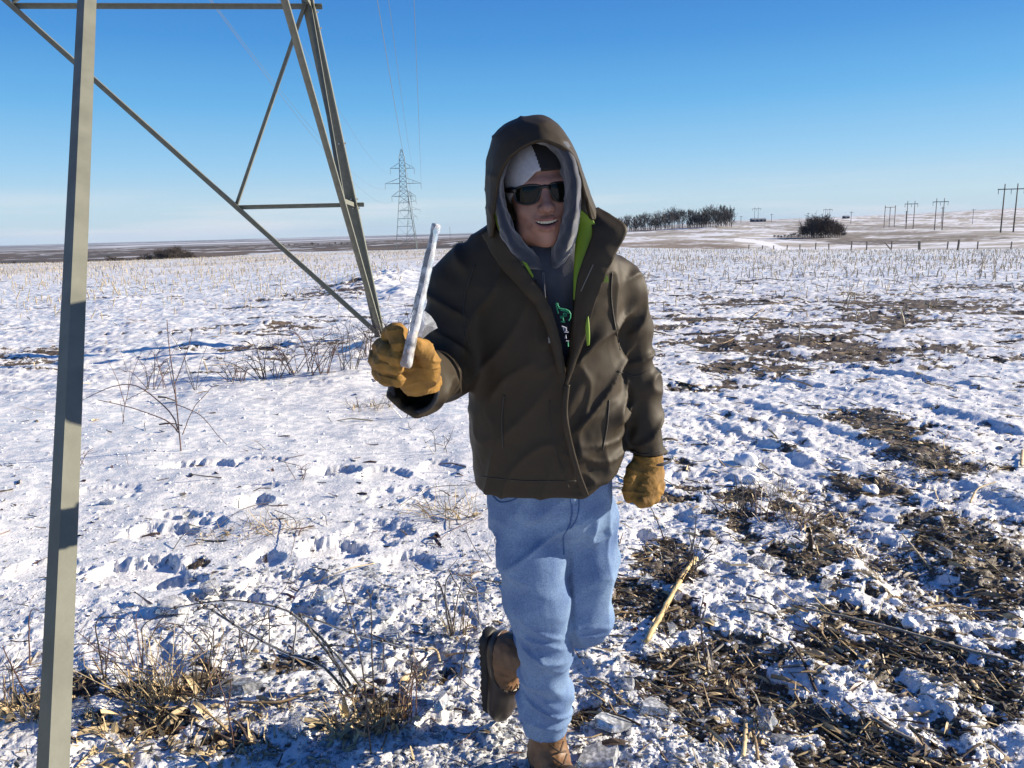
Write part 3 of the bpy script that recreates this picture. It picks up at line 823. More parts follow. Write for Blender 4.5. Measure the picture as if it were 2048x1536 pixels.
def ordn(n): return str(n)+('th' if 10 < n % 100 < 14 else {1: 'st', 2: 'nd', 3: 'rd'}.get(n % 10, 'th'))
xs = np.linspace(1226, 1462, 66)
for i, x_ in enumerate(xs):
    f = (x_-1226)/236; yb = 460-13*f; hp = 25+14*f + rt.uniform(-8, 5)
    if 1366 < x_ < 1374: continue
    if 1340 < x_ < 1364: hp += 3
    D = 500+rt.uniform(-25, 25)
    put_tree(x_+rt.uniform(-1.5, 1.5), yb, D, hp*D/FPX, f'leafless tree, {ordn(i+1)} from the left in the shelterbelt row right of the hood', 'bare trees in the shelterbelt row')
# brush clumps
bprotos = [bare_tree('bare_shrub', 10, 300+k, BRUSH, spread=.5, zlow=.0, n1=34, n2=5, n3=3, twig=.06) for k in range(3)]
def clump(pxa, pxb, yb, D, hpx, n, lab, group, prof):
    for i in range(n):
        f = (i+.5)/n; x_ = pxa+(pxb-pxa)*f
        H = hpx*prof(f)*D/FPX*rt.uniform(.55, 1.18)
        o = put_tree(x_, yb, D+rt.uniform(-8, 8), max(H, 1.0), lab, group, bprotos, 1.25)
        o['category'] = 'shrub'
clump(1600, 1692, 464, 255, 36, 26, 'leafless bush in the round dark thicket below the hill', 'bushes of the round dark thicket', lambda f: .35+.65*math.sin(math.pi*min(1, max(0, (f-.02)/.9)))**.7)
clump(1546, 1600, 465, 262, 10, 8, 'low leafless bush left of the round thicket', 'low bushes beside the thicket', lambda f: .5+.5*f)
clump(905, 962, 474, 420, 14, 14, 'leafless bush in the low clump left of the hood', 'bushes in the low clump behind the arm', lambda f: .7+.3*math.sin(math.pi*f))
clump(290, 395, 521, 300, 22, 26, 'leafless bush at the rim of the valley between the tower members', 'bushes on the valley rim', lambda f: .35+.65*math.sin(math.pi*f))
clump(215, 300, 522, 310, 18, 14, 'low leafless bush left of the valley rim thicket', 'low bushes on the valley rim', lambda f: .5+.3*math.sin(9*f))
clump(-10, 200, 515, 300, 9, 14, 'low leafless bush along the valley edge left of the steel brace', 'low bushes left of the steel brace', lambda f: .5+.4*math.sin(11*f))
clump(560, 700, 487, 900, 6, 12, 'tiny dark bush in the far line of brush behind the tower leg', 'far brush line behind the tower leg', lambda f: .6+.4*math.sin(17*f))
put_tree(966, 470, 330, 22*330/FPX, 'single small leafless tree at the edge of the hood', None)

# ---- haze -----------------------------------------------------------------------------------------
def haze_box():
    m = bpy.data.materials.new('cold_air'); m.use_nodes = True; nt = m.node_tree; nt.nodes.clear()
    out = nt.nodes.new('ShaderNodeOutputMaterial'); pv = nt.nodes.new('ShaderNodeVolumePrincipled')
    pv.inputs['Color'].default_value = (.55, .72, 1.0, 1); pv.inputs['Density'].default_value = HAZE; pv.inputs['Anisotropy'].default_value = 0.0
    nt.links.new(pv.outputs[0], out.inputs['Volume'])
    mb = MB(); mb.box((0, 0, 0), (1, 1, 1)); o = mb.build('haze', m)
    o.scale = (33000, 33000, 200); o.location = (0, 0, 40)
    tag(o, kind='stuff')
HAZE = 3.2e-5
haze_box()
from mathutils.bvhtree import BVHTree
# ================================================================ the man
def surface_nets(D, lo, h):
    """iso-surface (D<0 inside) of a regular grid -> vertices, quads"""
    S = D < 0
    nx, ny, nz = D.shape
    cnt = np.zeros((nx-1, ny-1, nz-1), np.int8)
    offs = [(a, b, c) for a in (0, 1) for b in (0, 1) for c in (0, 1)]
    for a, b, c in offs: cnt += S[a:nx-1+a, b:ny-1+b, c:nz-1+c]
    act = (cnt > 0) & (cnt < 8)
    I, J, K = np.nonzero(act); n = len(I)
    idm = np.full(act.shape, -1, np.int32); idm[I, J, K] = np.arange(n)
    val = {o: D[I+o[0], J+o[1], K+o[2]] for o in offs}
    acc = np.zeros((n, 3)); w = np.zeros(n)
    for o in offs:
        for ax in range(3):
            if o[ax] == 1: continue
            q = list(o); q[ax] = 1; q = tuple(q)
            a, b = val[o], val[q]; m = (a < 0) != (b < 0)
            t = np.where(m, a/np.where(m, a-b, 1), 0)
            p = np.tile(np.array(o, float), (n, 1)); p[:, ax] += t
            acc += p*m[:, None]; w += m
    V = np.stack([I, J, K], 1) + acc/np.maximum(w, 1)[:, None]
    V = V*h + np.array(lo)
    F = []
    for ax in range(3):
        sl0 = [slice(1, -1)]*3; sl0[ax] = slice(0, -1)
        sl1 = [slice(1, -1)]*3; sl1[ax] = slice(1, None)
        a = S[tuple(sl0)]; b = S[tuple(sl1)]
        ii = np.array(np.nonzero(a != b)).T
        off = np.array([1, 1, 1]); off[ax] = 0; ii = ii + off
        ins = S[ii[:, 0], ii[:, 1], ii[:, 2]]
        u_, v_ = [(1, 2), (2, 0), (0, 1)][ax]
        def cell(du, dv):
            c = ii.copy(); c[:, u_] -= du; c[:, v_] -= dv
            return idm[c[:, 0], c[:, 1], c[:, 2]]
        q = np.stack([cell(1, 1), cell(0, 1), cell(0, 0), cell(1, 0)], 1)
        q = np.where(ins[:, None], q, q[:, ::-1])
        F.append(q)
    F = np.vstack(F); F = F[(F >= 0).all(1)]
    return V, F
def vnormals(V, F):
    n = np.zeros_like(V); a = V[F[:, 2]]-V[F[:, 0]]; b = V[F[:, 3]]-V[F[:, 1]]; fn = np.cross(a, b)
    for k in range(4):
        for c in range(3): n[:, c] += np.bincount(F[:, k], fn[:, c], len(V))
    return n/(np.linalg.norm(n, axis=1, keepdims=True)+1e-12)
def smoothv(V, F, it=1, f=.5):
    for _ in range(it):
        s = np.zeros_like(V); c = np.zeros(len(V))
        for a, b in ((0, 1), (1, 2), (2, 3), (3, 0)):
            for k in range(3): s[:, k] += np.bincount(F[:, a], V[F[:, b], k], len(V)) + np.bincount(F[:, b], V[F[:, a], k], len(V))
            c += np.bincount(F[:, a], minlength=len(V)) + np.bincount(F[:, b], minlength=len(V))
        V = V*(1-f) + f*s/np.maximum(c, 1)[:, None]
    return V
def biggest(V, F):
    lab = np.arange(len(V)); e = np.vstack([F[:, [0, 1]], F[:, [1, 2]], F[:, [2, 3]], F[:, [3, 0]]])
    for _ in range(400):
        m = np.minimum(lab[e[:, 0]], lab[e[:, 1]]); n = lab.copy(); np.minimum.at(n, e[:, 0], m); np.minimum.at(n, e[:, 1], m); n = n[n]; n = n[n]
        if (n == lab).all(): break
        lab = n
    best = np.bincount(lab).argmax(); k = lab == best; idx = np.cumsum(k)-1
    return V[k], idx[F[k[F].all(1)]]
class Field:
    def __init__(s, lo, hi, h):
        s.lo = np.array(lo, float); s.h = h
        n = np.ceil((np.array(hi)-s.lo)/h).astype(int)+1
        ax = [(s.lo[i]+np.arange(n[i])*h).astype(np.float32) for i in range(3)]
        s.x, s.y, s.z = np.meshgrid(*ax, indexing='ij'); s.D = np.full(s.x.shape, 1.0, np.float32)
    def ell(s, c, r, R=None):
        x, y, z = s.x-c[0], s.y-c[1], s.z-c[2]
        if R is not None:
            R = np.array(R); x, y, z = (x*R[0, 0]+y*R[1, 0]+z*R[2, 0], x*R[0, 1]+y*R[1, 1]+z*R[2, 1], x*R[0, 2]+y*R[1, 2]+z*R[2, 2])
        k = np.sqrt((x/r[0])**2+(y/r[1])**2+(z/r[2])**2)
        return ((k-1)*min(r)).astype(np.float32)
    def cap(s, a, b, ra, rb, fl=None):
        a = np.array(a, float); b = np.array(b, float); d = b-a; L2 = d@d
        t = np.clip(((s.x-a[0])*d[0]+(s.y-a[1])*d[1]+(s.z-a[2])*d[2])/L2, 0, 1)
        return np.sqrt((s.x-a[0]-t*d[0])**2+(s.y-a[1]-t*d[1])**2+(s.z-a[2]-t*d[2])**2)-(ra+(rb-ra)*t)
    def chain(s, pts, rad, k=.01):
        out = None
        for i in range(len(pts)-1):
            d = s.cap(pts[i], pts[i+1], rad[i], rad[i+1])
            out = d if out is None else smin(out, d, k)
        return out
    def box(s, c, r, R=None, rd=.0):
        x, y, z = s.x-c[0], s.y-c[1], s.z-c[2]
        if R is not None:
            R = np.array(R); x, y, z = (x*R[0, 0]+y*R[1, 0]+z*R[2, 0], x*R[0, 1]+y*R[1, 1]+z*R[2, 1], x*R[0, 2]+y*R[1, 2]+z*R[2, 2])
        qx, qy, qz = abs(x)-r[0]+rd, abs(y)-r[1]+rd, abs(z)-r[2]+rd
        return np.sqrt(np.maximum(qx, 0)**2+np.maximum(qy, 0)**2+np.maximum(qz, 0)**2)+np.minimum(np.maximum(qx, np.maximum(qy, qz)), 0)-rd
    def loft(s, st, e=2.3):
        """stations (z, cx, cy, rx, ry) sorted by z"""
        st = np.array(sorted(st)); z = s.z[0, 0, :]
        zz_ = np.clip(z, st[0, 0], st[-1, 0])
        f = lambda k: np.interp(zz_, st[:, 0], st[:, k]).astype(np.float32)[None, None, :]
        cx, cy, rx, ry = f(1), f(2), f(3), f(4)
        k = (np.abs((s.x-cx)/rx)**e+np.abs((s.y-cy)/ry)**e)**(1/e)
        d = (k-1)*np.minimum(rx, ry)
        zc_ = np.maximum(st[0, 0]-s.z, s.z-st[-1, 0])
        return np.maximum(d, zc_)
    def mesh(s, it=2):
        V, F = surface_nets(s.D, s.lo, s.h); return smoothv(V, F, it), F
def smin(a, b, k):
    h = np.clip(.5+.5*(b-a)/k, 0, 1); return b*(1-h)+a*h-k*h*(1-h)
def smax(a, b, k): return -smin(-a, -b, k)
def crease(p, seed, warp=.35, oct=2):
    """sharp valleys and soft ridges, like folds of stiff cloth; -1..1"""
    w = np.stack([pn3(p*.7, seed+1), pn3(p*.7+5, seed+2), pn3(p*.7+9, seed+3)], 1)*warp
    n = pn3(p+w, seed); r = 1-2.6*np.abs(n)
    n2 = pn3(p*1.9+w*2, seed+7); r2 = 1-2.6*np.abs(n2)
    return .7*r+.3*r2

def catclosed(pts, n, closed=True):
    pts = np.array(pts, float); m = len(pts); out = []
    seg = m if closed else m-1
    for k in range(n):
        t = k/n*seg if closed else k/(n-1)*seg*(1-1e-9)
        i0 = int(t); u1 = t-i0
        idx = [(i0+j) % m if closed else min(max(i0+j, 0), m-1) for j in (-1, 0, 1, 2)]
        p0, p1, p2, p3 = pts[idx]
        out.append(.5*((2*p1)+(-p0+p2)*u1+(2*p0-5*p1+4*p2-p3)*u1**2+(-p0+3*p1-3*p2+p3)*u1**3))
    return np.array(out)
MAN = empty('person', tuple(GP(1105, 1536).xyz))
MAN.location = (0.10, 1.98, 0.0)
tag(MAN, 'smiling man in hooded brown jacket, sunglasses and pale blue jeans standing on one leg', 'person')
MO = np.array(MAN.location)
def add_part(name, V, F, mat, parent=None, fm=None):
    o = mesh_np(name, V - MO, F, mat, parent or MAN, True, fm); return o

# ---- materials
SKIN = simple_mat('skin', (.25, .130, .098), .48, noise=.16, nscale=45, bump=.3, bscale=420, bdist=.0012, Subsurface_Weight=.12, Subsurface_Scale=.01)
JACK = simple_mat('brown_jacket_shell', (.033, .025, .0155), .60, noise=.05, nscale=9, bump=.10, bscale=900, bdist=.001, spec=.24)
LIME = simple_mat('lime_lining', (.155, .26, .012), .6, noise=.05)
NAVY = simple_mat('navy_fleece', (.012, .018, .036), .95, noise=.12, nscale=60, bump=.35, bscale=420, bdist=.002, Sheen_Weight=.6)
GREYF = simple_mat('grey_knit', (.30, .31, .35), .95, noise=.08, nscale=120, bump=.4, bscale=500, bdist=.001)
BLACKK = simple_mat('black_knit', (.006, .006, .008), .95)
LEATH = simple_mat('yellow_work_leather', (.23, .12, .020), .82, noise=.28, nscale=28, bump=.35, bscale=240, bdist=.002)
RUB = simple_mat('brown_boot_rubber', (.035, .024, .018), .42, bump=.1, bscale=60, bdist=.002)
SOLE = simple_mat('black_boot_sole', (.012, .012, .012), .6)
BLEA = simple_mat('tan_boot_leather', (.20, .105, .048), .55, noise=.22, nscale=24, bump=.2, bscale=160, bdist=.002)
LACE = simple_mat('boot_lace', (.10, .06, .035), .8)
GLASS = simple_mat('dark_lens', (.004, .005, .004), .10, spec=.22); FRAMEM = simple_mat('black_frame', (.006, .006, .006), .28)
TEETH = simple_mat('teeth', (.62, .58, .50), .35); LIP = simple_mat('lips', (.20, .075, .06), .5)
DARKM = simple_mat('mouth_inside', (.05, .015, .015), .6)
CUFF = simple_mat('black_cuff', (.012, .013, .02), .7)
def denim():
    m, nt, b = material('pale_blue_denim'); L = nt.links.new
    tc = nt.nodes.new('ShaderNodeTexCoord')
    n = nt.nodes.new('ShaderNodeTexNoise'); n.inputs['Scale'].default_value = 9; n.inputs['Detail'].default_value = 6; L(tc.outputs['Object'], n.inputs['Vector'])
    n2 = nt.nodes.new('ShaderNodeTexNoise'); n2.inputs['Scale'].default_value = 260; n2.inputs['Detail'].default_value = 3; L(tc.outputs['Object'], n2.inputs['Vector'])
    r = nt.nodes.new('ShaderNodeValToRGB'); r.color_ramp.elements[0].position = .35; r.color_ramp.elements[0].color = (.085, .150, .30, 1)
    r.color_ramp.elements[1].position = .7; r.color_ramp.elements[1].color = (.19, .29, .44, 1); L(n.outputs['Fac'], r.inputs[0])
    mx = nt.nodes.new('ShaderNodeMix'); mx.data_type = 'RGBA'; mx.blend_type = 'OVERLAY'; mx.inputs['Factor'].default_value = .6
    L(r.outputs[0], mx.inputs['A']); L(n2.outputs['Fac'], mx.inputs['B']); L(mx.outputs['Result'], b.inputs['Base Color'])
    b.inputs['Roughness'].default_value = .85
    bp = nt.nodes.new('ShaderNodeBump'); bp.inputs['Strength'].default_value = .3; bp.inputs['Distance'].default_value = .001; L(n2.outputs['Fac'], bp.inputs['Height']); L(bp.outputs[0], b.inputs['Normal'])
    return m
DENIM = denim()

# ---- head --------------------------------------------------------------------------
HC = np.array(P(1080, 384, 1.79)); tilt = math.radians(4)
HR = np.array(Matrix.Rotation(-tilt, 3, 'Y') @ Matrix.Rotation(math.radians(4), 3, 'Z') @ Matrix.Rotation(math.radians(3), 3, 'X'))
def H(p): return HC + HR @ np.array(p, float)
f = Field(HC+[-.12, -.14, -.25], HC+[.12, .13, .15], .0021)
f2 = Field.__new__(Field); f2.lo, f2.h = f.lo, f.h
lx, ly, lz = f.x-HC[0], f.y-HC[1], f.z-HC[2]
f.x, f.y, f.z = (lx*HR[0, 0]+ly*HR[1, 0]+lz*HR[2, 0], lx*HR[0, 1]+ly*HR[1, 1]+lz*HR[2, 1], lx*HR[0, 2]+ly*HR[1, 2]+lz*HR[2, 2])
D = f.ell((0, .005, .035), (.074, .096, .092))
D = smin(D, f.ell((0, -.030, -.028), (.060, .060, .072)), .03)
D = smin(D, f.ell((0, -.030, -.078), (.047, .046, .040)), .03)
D = smin(D, f.ell((0.0, -.066, -.100), (.021, .016, .017)), .022)
for s in (-1, 1):
    D = smin(D, f.ell((s*.037, -.060, -.036), (.021, .018, .019)), .018)
    D = smin(D, f.ell((s*.047, -.030, -.082), (.014, .028, .022)), .02)
    D = smax(D, -f.ell((s*.030, -.092, .002), (.020, .012, .013)), .012)
    D = smin(D, f.cap((s*.008, -.090, .020), (s*.040, -.080, .022), .008, .006), .012)
D = smin(D, f.cap((0, -.086, .010), (0, -.108, -.030), .0075, .0105), .012)
D = smin(D, f.ell((0, -.110, -.034), (.0125, .0115, .011)), .006)
for s in (-1, 1):
    D = smin(D, f.ell((s*.0135, -.100, -.036), (.0082, .011, .0085)), .005)
    D = smax(D, -f.ell((s*.0065, -.113, -.0435), (.0038, .005, .003)), .003)
    D = smax(D, -f.cap((s*.020, -.1005, -.040), (s*.038, -.082, -.068), .0050, .0030), .008)
D = smin(D, f.ell((0, -.078, -.064), (.030, .016, .020)), .014)
D = smin(D, f.chain([(-.027, -.080, -.0565), (-.010, -.0925, -.0575), (0, -.0930, -.0585), (.010, -.0925, -.0575), (.027, -.080, -.0565)], [.002, .0036, .0036, .0036, .002]), .004)
D = smin(D, f.chain([(-.025, -.079, -.0600), (-.012, -.089, -.0745), (0, -.0915, -.0770), (.012, -.089, -.0745), (.025, -.079, -.0600)], [.002, .0042, .0050, .0042, .002]), .004)
for k in range(-6, 7):
    xx_ = k*.0039; zz_ = -.0660+9*xx_**2
    D = smax(D, -f.cap((xx_, -.115, zz_), (xx_, -.080+.0*abs(xx_), zz_),   .0048*math.sqrt(max(.12, 1-(xx_/.026)**2)), .0042*math.sqrt(max(.12, 1-(xx_/.026)**2))), .001)
D = smin(D, f.cap((0, .02, -.07), (0.0, .055, -.24), .056, .066), .03)
f.D = D.astype(np.float32)
V, F = biggest(*f.mesh(1))
Vl = (V-HC)@HR
# lips get their own material slot
fc = Vl[F].mean(1)
lipm = (np.abs(fc[:, 0]) < .027) & (fc[:, 1] < -.076) & (fc[:, 2] < -.0550) & (fc[:, 2] > -.0805+22*fc[:, 0]**2)
V = V + vnormals(V, F)*(pn3(Vl*90, 3)*.0004)[:, None]
body = add_part('body', V, F, [SKIN, LIP], fm=lipm.astype(int))
mb = MB()
for k in range(-4, 5):
    a = k*.0064; mb.box((0, 0, 0), (.0055 if abs(k) > 1 else .0064, .004, .0086 if k % 2 == 0 else .0080), None); Vb = mb.v[-1]; Vb += np.array([a*.92, -.0872+abs(a)**2*9, -.0635+abs(a)**2*8]); mb.v[-1] = (Vb@HR.T)+HC-MO
    
o = mb.build('teeth', TEETH, body); o.modifiers.new('b', 'BEVEL').width = .001
tag(o, kind='stuff')
mb = MB(); mb.box((0, 0, 0), (.044, .004, .014)); mb.v[-1] = ((mb.v[-1]+np.array([0, -.0785, -.0665]))@HR.T)+HC-MO; mb.build('mouth', DARKM, body)

# ---- beanie: light grey on his right, black on his left
f = Field(HC+[-.11, -.13, -.05], HC+[.11, .13, .16], .0026)
lx, ly, lz = f.x-HC[0], f.y-HC[1], f.z-HC[2]
f.x, f.y, f.z = (lx*HR[0, 0]+ly*HR[1, 0]+lz*HR[2, 0], lx*HR[0, 1]+ly*HR[1, 1]+lz*HR[2, 1], lx*HR[0, 2]+ly*HR[1, 2]+lz*HR[2, 2])
D = f.ell((0, .003, .038), (.084, .107, .104)); line = .043 - .0*f.x - .30*np.maximum(f.y+.04, 0) - .9*np.maximum(-f.x-.015, 0)
D = smax(D, line-f.z, .006); f.D = D.astype(np.float32)
V, F = f.mesh(1); Vl = (V-HC)@HR; fc = Vl[F].mean(1)
add_part('beanie', V, F, [GREYF, BLACKK], fm=(fc[:, 0] > -.010-.25*(fc[:, 2]-.06)).astype(int))

# ---- sunglasses
sg = empty('sunglasses'); sg.parent = MAN
def sgpt(a, z, r=.0): # a lateral metres on a wrap
    th = a/.088; return H((math.sin(th)*(.088+r), .010-.004-math.cos(th)*(.100+r), z))
for s in (-1, 1):
    outl = [(.0075, .013), (.020, .0165), (.040, .0165), (.060, .013), (.067, .008), (.066, -.006), (.060, -.0165), (.040, -.0225), (.022, -.0205), (.0145, -.010), (.0085, .004)]
    cx_ = np.mean([q[0] for q in outl]); cz_ = np.mean([q[1] for q in outl])
    n = 40; pts = []
    P_ = np.array(outl)
    for k in range(n):
        t = k/n*len(outl); i0 = int(t); u1 = t-i0
        p0, p1, p2, p3 = [P_[(i0+j) % len(outl)] for j in (-1, 0, 1, 2)]
        pts.append(.5*((2*p1)+(-p0+p2)*u1+(2*p0-5*p1+4*p2-p3)*u1**2+(-p0+3*p1-3*p2+p3)*u1**3))
    rings = []
    for q in (1.0, .66, .33): rings += [sgpt(s*(cx_+(p[0]-cx_)*q), cz_+(p[1]-cz_)*q, .004+.0025*(1-q*q)) for p in pts]
    V = np.array(rings+[sgpt(s*cx_, cz_, .0065)]); F = []
    for r_ in range(2):
        for k in range(n): F.append([r_*n+k, r_*n+(k+1) % n, (r_+1)*n+(k+1) % n, (r_+1)*n+k])
    for k in range(n): F.append([2*n+k, 2*n+(k+1) % n, 3*n, 3*n])
    F = np.array(F); T = np.vstack([F[:, [0, 1, 2]], F[:2*n][:, [0, 2, 3]]])
    mesh_np('lens', V-MO, T, GLASS, sg)
    mb = MB(); cl = [sgpt(s*p[0], p[1], .0035)-MO for p in pts]; mb.tube(cl+cl[:1], .0026, 6, cap=False); mb.build('rim', FRAMEM, sg, True)
    mb = MB(); mb.tube([sgpt(s*.062, .009, .003)-MO, sgpt(s*.075, .010, .002)-MO, H((s*.083, .0, .010))-MO, H((s*.084, .07, .006))-MO], [.006, .007, .005, .003], 6); mb.build('temple', FRAMEM, sg, True)
mb = MB(); mb.tube([sgpt(-.012, .009, .004)-MO, sgpt(0, .0115, .006)-MO, sgpt(.012, .009, .004)-MO], [.0045, .0042, .0045], 6); mb.build('bridge', FRAMEM, sg, True)

# ---- lofted sheets through px outlines at given depth
def arch_sheet(name, arches, n, m, mat, closed=False, thick=.004, wrink=None, parent=None, mats=None, fm=None, keep=None):
    """arches: list of lists of (px, py, Y); resample along each to n and across to m"""
    A = np.array([catclosed([np.array(P(*q)) for q in a], n, closed) for a in arches])
    B = np.array([catclosed(A[:, k], m, False) for k in range(n)]).transpose(1, 0, 2)   # m x n
    V = B.reshape(-1, 3); F = []
    nn = n if closed else n-1
    for i in range(m-1):
        for k in range(nn): F.append([i*n+k, i*n+(k+1) % n, (i+1)*n+(k+1) % n, (i+1)*n+k])
    F = np.array(F)
    N = vnormals(V, F)
    if wrink is not None: V = V + N*wrink(V)[:, None]; N = vnormals(V, F)
    # solid: inner copy
    nv = len(V); V2 = V - N*thick
    bnd = []
    for k in range(nn): k2 = (k+1) % n; bnd.append([k2, k, nv+k, nv+k2]); a = (m-1)*n; bnd.append([a+k, a+k2, nv+a+k2, nv+a+k])
    if not closed:
        for i in range(m-1): bnd.append([i*n, (i+1)*n, nv+(i+1)*n, nv+i*n]); bnd.append([(i+1)*n+n-1, i*n+n-1, nv+i*n+n-1, nv+(i+1)*n+n-1])
    FF = np.vstack([F, F[:, ::-1]+nv, bnd]); VV = np.vstack([V, V2])
    return add_part(name, VV, FF, mats or mat, parent, fm(VV, FF, len(F)) if fm else None)

# ---- hoodie hood (inner) : closed ring round the face drawn back under the jacket hood
inner = [(1092, 512, 1.765), (1058, 494, 1.745), (1032, 462, 1.735), (1017, 425, 1.735), (1008, 390, 1.735), (1008, 350, 1.735), (1022, 315, 1.73), (1050, 292, 1.72), (1084, 292, 1.72), (1108, 318, 1.72), (1121, 355, 1.72), (1124, 400, 1.72), (1119, 450, 1.725), (1108, 484, 1.74)]
crest = [(1094, 526, 1.745), (1052, 508, 1.715), (1022, 474, 1.70), (1006, 430, 1.70), (997, 390, 1.70), (998, 345, 1.70), (1013, 306, 1.69), (1046, 281, 1.675), (1091, 280, 1.672), (1124, 303, 1.668), (1142, 350, 1.668), (1145, 402, 1.672), (1134, 458, 1.685), (1117, 500, 1.71)]
outer = [(1096, 545, 1.75), (1044, 525, 1.73), (1010, 486, 1.72), (996, 432, 1.72), (988, 390, 1.72), (988, 345, 1.72), (1003, 298, 1.71), (1042, 268, 1.70), (1098, 266, 1.695), (1138, 292, 1.69), (1157, 345, 1.69), (1158, 404, 1.69), (1149, 465, 1.70), (1128, 520, 1.73)]
back = [(1098, 560, 1.82), (1046, 530, 1.82), (1010, 490, 1.83), (992, 435, 1.84), (986, 390, 1.85), (988, 345, 1.85), (1006, 292, 1.85), (1046, 262, 1.85), (1095, 262, 1.85), (1134, 296, 1.85), (1154, 350, 1.85), (1160, 410, 1.84), (1156, 470, 1.83), (1130, 540, 1.82)]
arch_sheet('hoodie_hood', [inner, crest, outer, back], 120, 40, NAVY, True, .004, lambda V: .0035*crease(V*22, 31)+.0015*pn3(V*60, 32))

# ---- hoodie body
def stz(pl, pr, py, Y, ry, dx=0):
    a = P(pl, py, Y); b = P(pr, py, Y); return (a.z+b.z)/2, (a.x+b.x)/2, Y, (b.x-a.x)/2, ry
HST = [stz(975, 1215, 930, 1.92, .12), stz(965, 1215, 740, 1.90, .118), stz(965, 1215, 620, 1.885, .112), stz(985, 1200, 540, 1.86, .112), stz(1010, 1180, 500, 1.85, .10), stz(1035, 1150, 470, 1.85, .075)]
f = Field((-.25, 1.66, .95), (.40, 2.1, 1.66), .006)
D = f.loft(HST, 2.2); 
nk = np.array(P(1095, 520, 1.83)); D = smin(D, f.ell(nk, (.085, .075, .05)), .04)
f.D = D.astype(np.float32); V, F = f.mesh(3)
V = V + vnormals(V, F)*(.004*crease(V*np.array([9, 9, 5]), 41))[:, None]
hoodie = add_part('hoodie', V, F, NAVY)

# ---- jacket body and sleeves as one shell
Y0 = 0
JST = [stz(951, 1244, 962, 1.93, .150), stz(944, 1248, 900, 1.925, .157), stz(938, 1250, 820, 1.915, .158), stz(938, 1241, 740, 1.905, .152), stz(932, 1238, 670, 1.895, .148),
       stz(925, 1248, 610, 1.885, .140), stz(922, 1252, 565, 1.875, .128), stz(945, 1240, 525, 1.87, .112), stz(972, 1215, 492, 1.865, .10), stz(1000, 1185, 462, 1.86, .085), stz(1020, 1165, 440, 1.86, .07)]
f = Field((-.34, 1.38, .90), (.46, 2.12, 1.70), .0047)
D = f.loft(JST, 2.5)
shR = np.array(P(915, 566, 1.88)); elR = np.array(P(884, 742, 1.80)); cuR = np.array(P(832, 777, 1.52))
ar = f.chain([shR, lerp(shR, elR, .5), elR], [.066, .066, .068], .03)
bridge = f.chain([np.array(P(990, 500, 1.87)), shR], [.060, .062], .03)
fo = f.chain([elR, cuR], [.066, .054], .02)
ar = smin(ar, fo, .045)
fdir = (cuR-elR)/np.linalg.norm(cuR-elR)
cut = (f.x-cuR[0])*fdir[0]+(f.y-cuR[1])*fdir[1]+(f.z-cuR[2])*fdir[2]-.020
ar = smax(ar, cut, .006)
hol = f.cap(cuR-fdir*.03, cuR+fdir*.08, .043, .045); ar = smax(ar, -hol, .005)
shL = np.array(P(1232, 562, 1.89)); m1 = np.array(P(1262, 660, 1.915)); elL = np.array(P(1272, 760, 1.93)); cuL = np.array(P(1296, 915, 1.90))
al_ = f.chain([shL, m1, elL, cuL], [.060, .052, .049, .047], .03)
ldir = (cuL-elL)/np.linalg.norm(cuL-elL)
al_ = smax(al_, (f.x-cuL[0])*ldir[0]+(f.y-cuL[1])*ldir[1]+(f.z-cuL[2])*ldir[2]-.012, .006)
al_ = smax(al_, -f.cap(cuL-ldir*.03, cuL+ldir*.08, .038, .040), .005)
D = smin(smin(D, bridge, .05), ar, .04); D = smin(D, al_, .022)
# hem: hollow from below so that the jeans go up inside
zb = JST[0][0]
D = smax(D, (zb+.0*f.x+.02*sstep(1.0, -1.0, 0)*0 + .075*sstep(.17, .30, f.x)) - f.z, .008)
hst = [(q[0]-.0, q[1], q[2], q[3]-.014, q[4]-.014) for q in JST[:3]]
D = smax(D, -np.maximum(f.loft([(hst[0][0]-.1, *hst[0][1:])]+hst, 2.4), f.z-(zb+.10)), .006)
# open front: V between the two front edges
vt = [(458, 1008, 1190), (500, 1034, 1172), (545, 1062, 1156), (600, 1096, 1150), (650, 1110, 1146), (700, 1122, 1142), (760, 1131, 1136)]
zs_ = np.array([P(1090, q[0], 1.74).z for q in vt])[::-1]; xl = np.array([P(q[1], q[0], 1.74).x for q in vt])[::-1]; xr = np.array([P(q[2], q[0], 1.74).x for q in vt])[::-1]
zz1 = f.z[0, 0, :]; XL = np.interp(zz1, zs_, xl)[None, None, :]; XR = np.interp(zz1, zs_, xr)[None, None, :]
wed = np.maximum(np.maximum(XL-f.x, f.x-XR), np.maximum(zs_[0]-f.z, f.y-1.86))
D = smax(D, -wed, .005)
